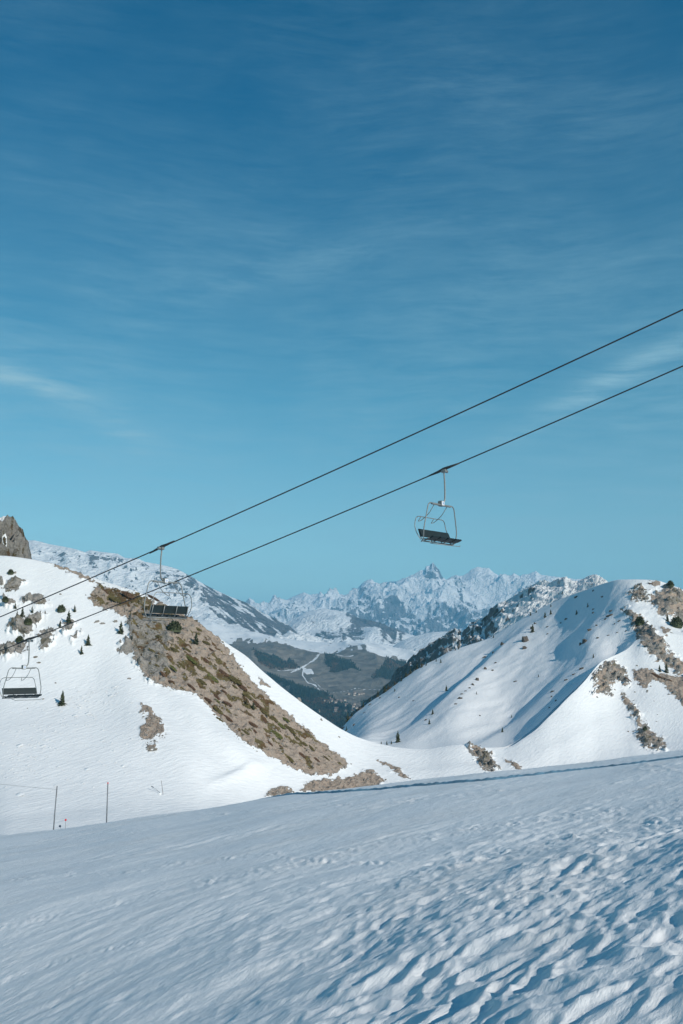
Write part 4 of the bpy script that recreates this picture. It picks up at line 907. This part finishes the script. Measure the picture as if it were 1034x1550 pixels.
# ------------------------------------------------------------------ rocks
import bmesh
def rock_mesh(seed, sub=4, cuts=26, rough=0.15):
    r = random.Random(seed); bm = bmesh.new(); bmesh.ops.create_icosphere(bm, subdivisions=sub, radius=1.0)
    planes = [(Vector((r.gauss(0, 1), r.gauss(0, 1), r.gauss(0, 0.8))).normalized(), r.uniform(0.48, 0.85)) for _ in range(cuts)]
    for v in bm.verts:
        for n, d in planes:
            t = v.co.dot(n)
            if t > d: v.co -= n * (t - d) * 0.92
    A = np.array([v.co[:] for v in bm.verts])
    q = rough * fbm(A[:, 0] * 2.2 + seed, A[:, 1] * 2.2 + A[:, 2] * 1.7, 4, seed) * 2 - 0.16 * (np.abs(perlin(A[:, 0] * 1.6 + A[:, 2] + seed, A[:, 1] * 1.6 - A[:, 2], seed + 3)) < 0.06)
    for v, k in zip(bm.verts, q): v.co *= 1 + float(k)
    me = bpy.data.meshes.new('rock'); bm.to_mesh(me); bm.free(); me.materials.append(m_rock); return me
rocks = [rock_mesh(i + 1) for i in range(7)]
rocks_s = [rock_mesh(i + 30, 2, 10) for i in range(5)]
m_rock_shaded = rock_mat('shaded_rock', (0.075, 0.065, 0.055), (0.16, 0.135, 0.11), (0.05, 0.042, 0.02), 1.6)  # painted shade: rock colour darkened for faces turned away from the sun
rocks_shade = []
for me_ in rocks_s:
    q_ = me_.copy(); q_.materials.clear(); q_.materials.append(m_rock_shaded); rocks_shade.append(q_)
def put_rock(x_, y_, w, h, T_, lab, group, tilt=0.0, small=False, dp=0.75, name='rock', dark=False):
    p, n = T_.hit(x_, y_); d = p.y / F
    o = bpy.data.objects.new(name, random.choice(rocks_shade if dark else (rocks_s if small else rocks))); C.objects.link(o)
    o.rotation_euler = (0, -tilt, random.uniform(-0.3, 0.3)); q_ = 0.42 if group == G1 else 0.48; a, b_ = w * d * q_, h * d * q_
    o.scale = (a, max(a, b_) * dp, b_); o.location = p + Vector((0, 0.15 * a, -0.1 * b_))
    tag(o, lab, 'rock', group); return o
G1 = 'rock outcrops on the left hill'
LR = [(20, 889, 30, 17, 0.35, 'broad tilted grey rock with brown top near the left edge'), (43, 910, 22, 20, 0.2, 'left half of the split boulder pair on upper left snow'), (64, 909, 24, 19, -0.2, 'paler right half of the split boulder pair on upper left snow'),
      (3, 884, 12, 14, 0, 'rock cut by the photo\'s left edge, second from the top'), (15, 912, 20, 11, 0.1, 'low mossy rock under the broad tilted one'), (28, 947, 22, 24, 0.5, 'dark steep block at the left of the big outcrop'), (56, 940, 26, 15, 0.3, 'upper right block of the big outcrop below the boulders'),
      (38, 957, 30, 13, 0, 'flat base block of the big outcrop'), (71, 962, 30, 22, 0.45, 'slanting grey slab hanging right of the lower rope'), (68, 979, 22, 13, 0.5, 'small broken slab under the slanting grey slab'), (4, 990, 18, 20, 0.3, 'rock at the left edge above the low chair'),
      (16, 986, 20, 26, 0.8, 'tall narrow leaning rock above the low chair'), (34, 981, 18, 20, 0.4, 'rock behind the low chair\'s hanger'), (105, 952, 20, 14, 0.4, 'pale rock under the two-tipped tall fir'), (113, 967, 14, 8, 0.5, 'thin rock below the tall fir'),
      (145, 942, 18, 8, 0.5, 'long low stone left of the brown heather'), (156, 945, 12, 7, 0.1, 'oval stone right of the long low stone'), (175, 942, 12, 11, 0.3, 'upright stone left of the slim fir'), (21, 869, 14, 9, 0, 'highest rock near the left edge, topped with growth'),
      (91, 900, 6, 5, 0, 'tiny rock below the upper left snowfield'), (188, 981, 18, 18, 0.2, 'grey block jutting from the spur\'s left side'), (201, 968, 14, 20, 0.1, 'tall block jutting from the spur\'s left side'), (53, 996, 12, 7, 0.4, 'stone beside the low chair\'s hanger'), (58, 1004, 9, 5, 0.2, 'lower stone right of the low chair\'s hanger'),
      (85, 1034, 5, 4, 0.2, 'small stone on snow left of the spur'), (65, 1060, 7, 4, 0.2, 'flat stone right below the low chair'), (195, 1028, 9, 8, 0.2, 'brown bush-like rock left of the spur foot'), (42, 1074, 4, 3, 0, 'pebble-sized stone below the low chair')]
for x_, y_, w, h, t, lab in LR: put_rock(x_, y_, w, h, TH, lab, G1, t, small=(w < 10))
G2 = 'rocks of the brown spur'
SPR = [(215, 945, 20, 16), (228, 960, 22, 20), (213, 975, 20, 20), (240, 982, 22, 18), (222, 995, 20, 16), (248, 1003, 18, 16), (232, 1015, 22, 14), (258, 968, 18, 16), (262, 1028, 16, 10), (245, 1032, 16, 10), (250, 945, 14, 10), (275, 960, 12, 10), (290, 948, 14, 8), (297, 940, 10, 7), (205, 992, 12, 14), (272, 1040, 12, 8), (345, 1003, 10, 5), (453, 1056, 9, 12), (485, 1090, 9, 5), (513, 1116, 8, 4)]
for i, (x_, y_, w, h) in enumerate(SPR):
    if x_ < 300: lab = 'angular grey-brown rock in the cliffy head of the spur'
    else: lab = {345: 'low rock at the top of the spur\'s right edge', 453: 'rock standing on the snowy skyline above the valley', 485: 'flat brown rock on the snow strip right of the spur', 513: 'lowest flat rock on the snow strip near the saddle'}[x_]
    put_rock(x_, y_, w, h, TH, lab, G2, random.uniform(-0.2, 0.6), dp=0.55)
G3 = 'rocks on the shaded slope'
BR = [(797, 972, 15, 18, 'large black outcrop on the shaded slope'), (795, 982, 13, 9, 'lower half of the large black outcrop'), (807, 952, 9, 9, 'dark rock just above the large outcrop'), (761, 976, 8, 8, 0), (747, 988, 5, 7, 0), (733, 996, 7, 6, 0), (736, 1014, 9, 8, 0), (745, 1017, 6, 4, 0), (723, 1030, 8, 9, 0), (717, 1039, 7, 7, 0), (697, 1058, 9, 5, 0), (689, 1067, 6, 5, 0), (646, 1090, 5, 4, 0), (626, 1061, 5, 3, 0), (779, 1033, 8, 4, 0), (727, 1086, 5, 3, 0),
      (886, 972, 16, 9, 'wide rock lump under the summit of the shaded slope'), (880, 976, 9, 6, 0), (894, 955, 9, 6, 0), (903, 948, 6, 5, 0), (899, 928, 8, 3, 0), (924, 932, 14, 4, 0), (873, 904, 8, 4, 0), (898, 894, 7, 3, 0), (912, 904, 8, 3, 0), (858, 938, 7, 4, 0), (906, 966, 6, 4, 0), (881, 1014, 12, 4, 0), (870, 1022, 8, 3, 0), (857, 1030, 7, 4, 0), (837, 1047, 9, 5, 0), (842, 1061, 7, 3, 0), (832, 1072, 4, 3, 0), (836, 1055, 5, 4, 0), (920, 962, 6, 3, 0), (899, 923, 5, 3, 0), (849, 945, 5, 3, 0), (829, 950, 5, 3, 0), (828, 961, 4, 3, 0), (605, 1056, 4, 3, 0), (700, 1052, 5, 4, 0), (705, 1048, 5, 4, 0), (712, 1043, 5, 4, 0), (930, 945, 5, 3, 0), (918, 938, 8, 3, 0), (938, 940, 6, 3, 0), (810, 945, 5, 5, 0), (926, 925, 9, 3, 0), (750, 1005, 5, 4, 0), (948, 957, 5, 2, 0), (935, 958, 5, 2, 0)]
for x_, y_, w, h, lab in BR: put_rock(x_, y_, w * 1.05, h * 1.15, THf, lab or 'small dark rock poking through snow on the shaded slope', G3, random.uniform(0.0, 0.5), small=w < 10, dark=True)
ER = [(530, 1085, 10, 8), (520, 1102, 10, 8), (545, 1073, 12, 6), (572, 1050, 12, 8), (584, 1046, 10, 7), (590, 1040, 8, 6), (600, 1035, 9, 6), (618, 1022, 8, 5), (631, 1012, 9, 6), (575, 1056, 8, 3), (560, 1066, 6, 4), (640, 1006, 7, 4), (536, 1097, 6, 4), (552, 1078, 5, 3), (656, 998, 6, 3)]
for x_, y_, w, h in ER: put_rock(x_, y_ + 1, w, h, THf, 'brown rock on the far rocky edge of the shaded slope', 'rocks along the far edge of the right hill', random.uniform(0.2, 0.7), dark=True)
G4 = 'rocks on the sunny side of the right hill'
for k, poly in enumerate([ROCK[11], ROCK[12], ROCK[13], ROCK[14], ROCK[15], ROCK[16], EARTH[8]]):
    pa = np.array(poly, float); n_ = 0; r_ = random.Random(k); want = (9, 5, 2, 6, 5, 3, 4)[k]; tries = 0
    lab = ('angular rock in the main rock rib of the right hill', 'angular rock in the upper right rock band', 'brown rock just below the right summit', 'rock of the broken outcrop below the bright crest', 'rock of the long tail reaching down to the piste', 'rock of the steep stripe at the saddle', 'rock of the brown patch at the right edge')[k]
    while n_ < want and tries < 400:
        tries += 1; x_ = r_.uniform(pa[:, 0].min(), min(1045, pa[:, 0].max())); y_ = r_.uniform(pa[:, 1].min(), pa[:, 1].max())
        if sdpoly(np.array([x_]), np.array([y_]), poly)[0] < -1.5:
            put_rock(x_, y_, r_.uniform(8, 16), r_.uniform(6, 11), TH, lab, G4, r_.uniform(-0.8, 0.1), dp=0.55); n_ += 1
SM = [(932, 1001, 5), (964, 1009, 5), (968, 1016, 6), (975, 1035, 8), (980, 1048, 6), (985, 1040, 5), (991, 1062, 3), (996, 1082, 3), (1013, 1052, 5), (994, 1093, 4), (955, 1084, 6), (952, 1108, 5), (958, 1108, 4), (984, 986, 4), (962, 1048, 5), (930, 1045, 5), (898, 1036, 4), (904, 1056, 5), (1001, 990, 8), (1012, 978, 5), (1018, 1008, 7), (970, 1028, 9), (1000, 905, 8), (975, 1132, 8), (925, 1052, 8), (1015, 958, 8)]
for x_, y_, w in SM: put_rock(x_, y_, w, w * 0.7, TH, 'small loose brown stone on the sunny snow of the right hill', 'loose stones on the right hill', random.uniform(-0.5, 0.2), small=True)
# scree fragments too many to count
r_ = random.Random(9); V = []; Fc = []; polyE = EARTH[0]; cnt = 0; tries = 0
pa = [np.array(p_, float) for p_ in EARTH[:5] + [EARTH[8]] + ROCK[10:17]]
cube = [(-1, -1, -1), (1, -1, -1), (1, 1, -1), (-1, 1, -1), (-1, -1, 1), (1, -1, 1), (1, 1, 1), (-1, 1, 1)]
cf = [(0, 3, 2, 1), (4, 5, 6, 7), (0, 1, 5, 4), (1, 2, 6, 5), (2, 3, 7, 6), (3, 0, 4, 7)]
while cnt < 3200 and tries < 40000:
    tries += 1; k = 0 if r_.random() < 0.55 else r_.randrange(len(pa)); a = pa[k]
    x_ = r_.uniform(a[:, 0].min(), min(1050, a[:, 0].max())); y_ = r_.uniform(a[:, 1].min(), a[:, 1].max())
    if sdpoly(np.array([x_]), np.array([y_]), a)[0] < 2.0:
        p, n = TH.hit(x_ + r_.random(), y_); s = r_.uniform(0.5, 1.0) ** 2 * r_.choice((1.0, 1.5, 2.4)) * p.y / F * 0.8
        R = Matrix.Rotation(r_.random() * 6.28, 3, 'Z') @ Matrix.Rotation(r_.uniform(-0.6, 0.6), 3, 'X'); o = len(V)
        for c in cube: V.append(p + R @ Vector((c[0] * s * r_.uniform(0.6, 1.2), c[1] * s * r_.uniform(0.5, 1.1), c[2] * s * r_.uniform(0.4, 0.8))))
        Fc += [tuple(i + o for i in q) for q in cf]; cnt += 1
sc_ = new_obj('scree', V, Fc, m_rock); sc_['kind'] = 'stuff'; tag(sc_, 'loose broken stones strewn over the brown spur and rock bands', 'scree')

# ------------------------------------------------------------------ avalanche crumbs: small snow lumps on the left hill
V = []; Fc = []; r_ = random.Random(3)
for k in range(360):
    t = r_.random(); x_ = -10 + 190 * r_.random(); y_ = 1180 - 1.0 * x_ * 0.75 + r_.gauss(0, 26) - 20
    if r_.random() < 0.3: x_ = r_.uniform(10, 200); y_ = r_.uniform(1010, 1200)
    if y_ < 1040 or y_ > FG(np.array([x_]))[0] - 30: continue
    p, n = TH.hit(x_, y_); s = r_.uniform(0.10, 0.27) * (1 + 1.0 * (r_.random() < 0.06)); o = len(V); m = 6
    for hh, q in ((0, 1.0), (0.45, 0.75)):
        for j in range(m): a = 6.283 * j / m; V.append(p + Vector((math.cos(a) * s * q * r_.uniform(1.2, 2.6), math.sin(a) * s * q, s * 0.6 * hh + (math.sin(a) * s * 0.4) + math.cos(a) * s * 0.5))) 
    V.append(p + Vector((0, 0, s * 0.35)))
    for j in range(m): Fc.append((o + j, o + (j + 1) % m, o + m + (j + 1) % m, o + m + j)); Fc.append((o + m + j, o + m + (j + 1) % m, o + 2 * m))
m_lump = plain('snow_lump', SNOW, 0.7, 0, 0.03, 2)
sl = new_obj('snow_lumps', V, Fc, m_lump, smooth=True); sl['kind'] = 'stuff'; tag(sl, 'small snow lumps rolled down the left hill', 'snow lumps')

# ------------------------------------------------------------------ piste poles and markers
def pole(x_, ytop, ybot, lean, tip, lab):
    p, n = Tfg.hit(x_, ybot + 0.5); d = p.y / F; h = (ybot - ytop) * d
    root = empty('piste_pole', p)
    V, Fc = tube([(0, 0, -0.3), (lean * 0.5, 0, h * 0.5), (lean, 0, h - (0.07 if tip else 0))], [0.030, 0.029, 0.027], 8); new_obj('shaft', V, Fc, m_pole, root, True)
    if tip: V, Fc = tube([(lean, 0, h - 0.07), (lean, 0, h)], 0.033, 8); new_obj('tip', V, Fc, m_red, root)
    V, Fc = tube([(lean * 0.3, 0, h * 0.30), (lean * 0.3, 0, h * 0.30 + 0.05)], 0.038, 8); new_obj('collar', V, Fc, m_steel, root)
    tag(root, lab, 'pole', 'tall poles at the edge of the piste'); return root
pole(81, 1192, 1254, 0.10, False, 'plain grey pole leaning slightly, left one at the piste edge')
pole(162, 1185, 1242, 0.0, True, 'upright grey pole with a red tip at the piste edge')
a_, n = Tfg.hit(81, 1253.5); b_, n = Tfg.hit(20, 1261); da = a_.y / F
top_ = a_ + Vector((0.10, 0, 57 * da)); far_ = top_ + Vector((-9.0, 1.2, 0.9))
V, Fc = tube([top_ + (far_ - top_) * (k / 12) - Vector((0, 0, 0.10 * math.sin(math.pi * k / 12))) for k in range(13)], 0.007, 5)
tag(new_obj('boundary_rope', V, Fc, m_steel, smooth=True), 'thin pale cord running left from the top of the leaning pole', 'cord')
# red disc marker just beyond the crest
def on(px_, py_, Yd): return Vector(at(px_, py_, Yd))
p, n = Tfg.hit(98, 1250); d = p.y / F
root = empty('disc_and_shadow', p); h = 12 * d
V, Fc = tube([(0, 0, -0.2), (0, 0, h)], 0.010, 6); new_obj('rod', V, Fc, m_pole, root)
V, Fc = tube([(0, -0.015, h), (0, 0.015, h)], 0.052, 12); new_obj('disc', V, Fc, m_red, root)
tag(root, 'small red round marker on a thin rod between the two poles', 'marker')
p, n = Tfg.hit(93, 1251); root = empty('disc_and_shadow', p)  # the red disc's cast shadow built as a dark solid, no second marker
V, Fc = tube([(0.0, 0, -0.1), (-0.10, 0, 0.12)], 0.010, 6); new_obj('rod', V, Fc, m_pole, root)
V, Fc = tube([(-0.10, -0.02, 0.12), (-0.10, 0.02, 0.13)], [0.055, 0.055], 10); new_obj('disc', V, Fc, m_marker_shadow, root)
tag(root, 'cast shadow of the red round marker, modelled as a dark disc', 'marker')
p, n = TH.hit(247, 1203); d = p.y / F; root = empty('marker_stake', p)
V, Fc = tube([(0, 0, -0.3), (-3.5 * d, 0, 20 * d)], 0.035, 6); new_obj('shaft', V, Fc, m_bark, root)
m_ = leaf_mound(3, 1, 1, 1, 1, .1)
V = [Vector(v) for v in rocks_s[0].vertices[0:0]]
tag(root, 'thin leaning stake in a small snow heap below the spur', 'stake')
p2, n2 = TH.hit(240, 1203); root = empty('stake_shadow', p2)  # shadow thrown by the thin stake, shaped as a dark solid
V, Fc = tube([(0.3, 0, 0.1), (-9 * d, 0.5, 8.5 * d)], [0.03, 0.03], 6); new_obj('shaft', V, Fc, m_pole, root)
V, Fc = tube([(-9 * d, 0.5, 8.5 * d), (-12.5 * d, 0.6, 10.2 * d)], 0.075, 6); new_obj('head', V, Fc, m_marker_shadow, root)
tag(root, 'cast shadow of the thin stake, modelled as a dark rod', 'stake')
hs = bpy.data.objects.new('snow_heap', rocks[1].copy()); hs.data.materials.clear(); hs.data.materials.append(m_lump); C.objects.link(hs); hs.location = p2 + Vector((0.1, -0.2, 0)); hs.scale = (0.5, 0.35, 0.22)
tag(hs, 'little snow heap at the foot of the leaning stake', 'snow heap')

# ------------------------------------------------------------------ woods and village in the valley
fpx, fpy, ff = d_v.forest
V = []; Fc = []; r_ = np.random.default_rng(5); cand = np.argwhere((ff > 0.5) & (fpy < 1135))
sel = cand[r_.integers(0, len(cand), 7000)]
for i, j in sel:
    p = TV.P[i, j] + np.array([r_.uniform(-9, 9), r_.uniform(-12, 12), -2]); h = r_.uniform(8, 17); w = h * r_.uniform(0.18, 0.28); o = len(V)
    a0 = r_.random() * 6
    V += [tuple(p + np.array([math.cos(a0 + k * 1.257) * w, math.sin(a0 + k * 1.257) * w, 0])) for k in range(5)] + [tuple(p + np.array([0, 0, h]))]
    Fc += [(o + k, o + (k + 1) % 5, o + 5) for k in range(5)]
m_wood = plain('far_wood', (0.022, 0.040, 0.030), 0.9, 0, 0.4, 0.02)
w_ = new_obj('forest', V, Fc, m_wood); w_['kind'] = 'stuff'; tag(w_, 'dark conifer woods on the valley side', 'forest')
hv = [(-6, -4, 0), (6, -4, 0), (6, 4, 0), (-6, 4, 0), (-6, -4, 6), (6, -4, 6), (6, 4, 6), (-6, 4, 6), (-6, 0, 9.5), (6, 0, 9.5)]
rv = [(-7, -5, 5.6), (7, -5, 5.6), (7, 0, 10), (-7, 0, 10), (7, 5, 5.6), (-7, 5, 5.6), (-7, -5, 5.2), (7, -5, 5.2), (7, 5, 5.2), (-7, 5, 5.2)]
hroot = empty('house'); new_obj('wall', hv, [(0, 1, 5, 4), (1, 2, 6, 9, 5), (2, 3, 7, 6), (3, 0, 4, 8, 7)], m_wall, hroot)
new_obj('roof', rv, [(0, 1, 2, 3), (3, 2, 4, 5), (6, 9, 8, 7), (0, 6, 7, 1), (4, 8, 9, 5), (0, 3, 5, 9, 6), (1, 7, 8, 4, 2)], m_roof, hroot)
r_ = random.Random(12); first = True
for k in range(46):
    x_, y_ = (r_.gauss(503, 8), r_.gauss(1062, 3)) if k < 16 else (r_.gauss(538, 22), r_.gauss(1078, 5))
    if k > 38: x_, y_ = r_.gauss(540, 8), r_.gauss(1052, 2)
    p, n = TV.hit(x_, y_); c = hroot if first else copy_tree(hroot); first = False
    c.location = p - Vector((0, 0, 1)); c.rotation_euler = (0, 0, r_.random() * 3.1); s = r_.uniform(0.7, 1.3); c.scale = (s, s, s)
    tag(c, 'tiny pale house of the village on the distant valley side', 'house', 'houses of the valley village')

# look-alikes are told apart by their order in view
ONES = ['', 'first', 'second', 'third', 'fourth', 'fifth', 'sixth', 'seventh', 'eighth', 'ninth', 'tenth', 'eleventh', 'twelfth', 'thirteenth', 'fourteenth', 'fifteenth', 'sixteenth', 'seventeenth', 'eighteenth', 'nineteenth', 'twentieth']
def ordinal(n):
    if n <= 20: return ONES[n]
    return {2: 'twenty', 3: 'thirty', 4: 'forty'}[n // 10] + '-' + ONES[n % 10] if n % 10 else {3: 'thirtieth', 4: 'fortieth'}[n // 10]
bpy.context.view_layer.update()
fam = {}
for o in S.objects:
    if o.parent is None and 'category' in o and 'group' in o: fam.setdefault(o['label'], []).append(o)
for lab, os_ in fam.items():
    if len(os_) < 2 or len(os_) > 49: continue
    P_ = np.array([o.matrix_world.translation[:] for o in os_]); x_, y_ = proj(P_)
    across = (x_.max() - x_.min()) > 1.15 * (y_.max() - y_.min())
    order = np.argsort(x_ if across else y_)
    for n_, k_ in enumerate(order):
        os_[k_]['label'] = lab + (', %s from the left' if across else ', %s from the top') % ordinal(n_ + 1)

# ------------------------------------------------------------------ haze
zt = 2100; x0, x1, y0, y1, zb = -33000, 33000, -2000, 42000, -900
V = [(x0, y0, zb), (x1, y0, zb), (x1, y1, zb), (x0, y1, zb), (x0, y0, zt), (x1, y0, zt), (x1, y1, zt), (x0, y1, zt)]
m_h = bpy.data.materials.new('haze_air'); m_h.use_nodes = True; T = NT(m_h.node_tree); T.n.clear()
vol = T.add('ShaderNodeVolumePrincipled'); vol.inputs['Color'].default_value = (0.24, 0.66, 1.0, 1); vol.inputs['Density'].default_value = 4.7e-5; vol.inputs['Anisotropy'].default_value = 0.0
T.add('ShaderNodeOutputMaterial', inp={1: vol.outputs[0]})
hz = new_obj('haze', V, [(0, 3, 2, 1), (4, 5, 6, 7), (0, 1, 5, 4), (1, 2, 6, 5), (2, 3, 7, 6), (3, 0, 4, 7)], m_h)
hz['kind'] = 'stuff'
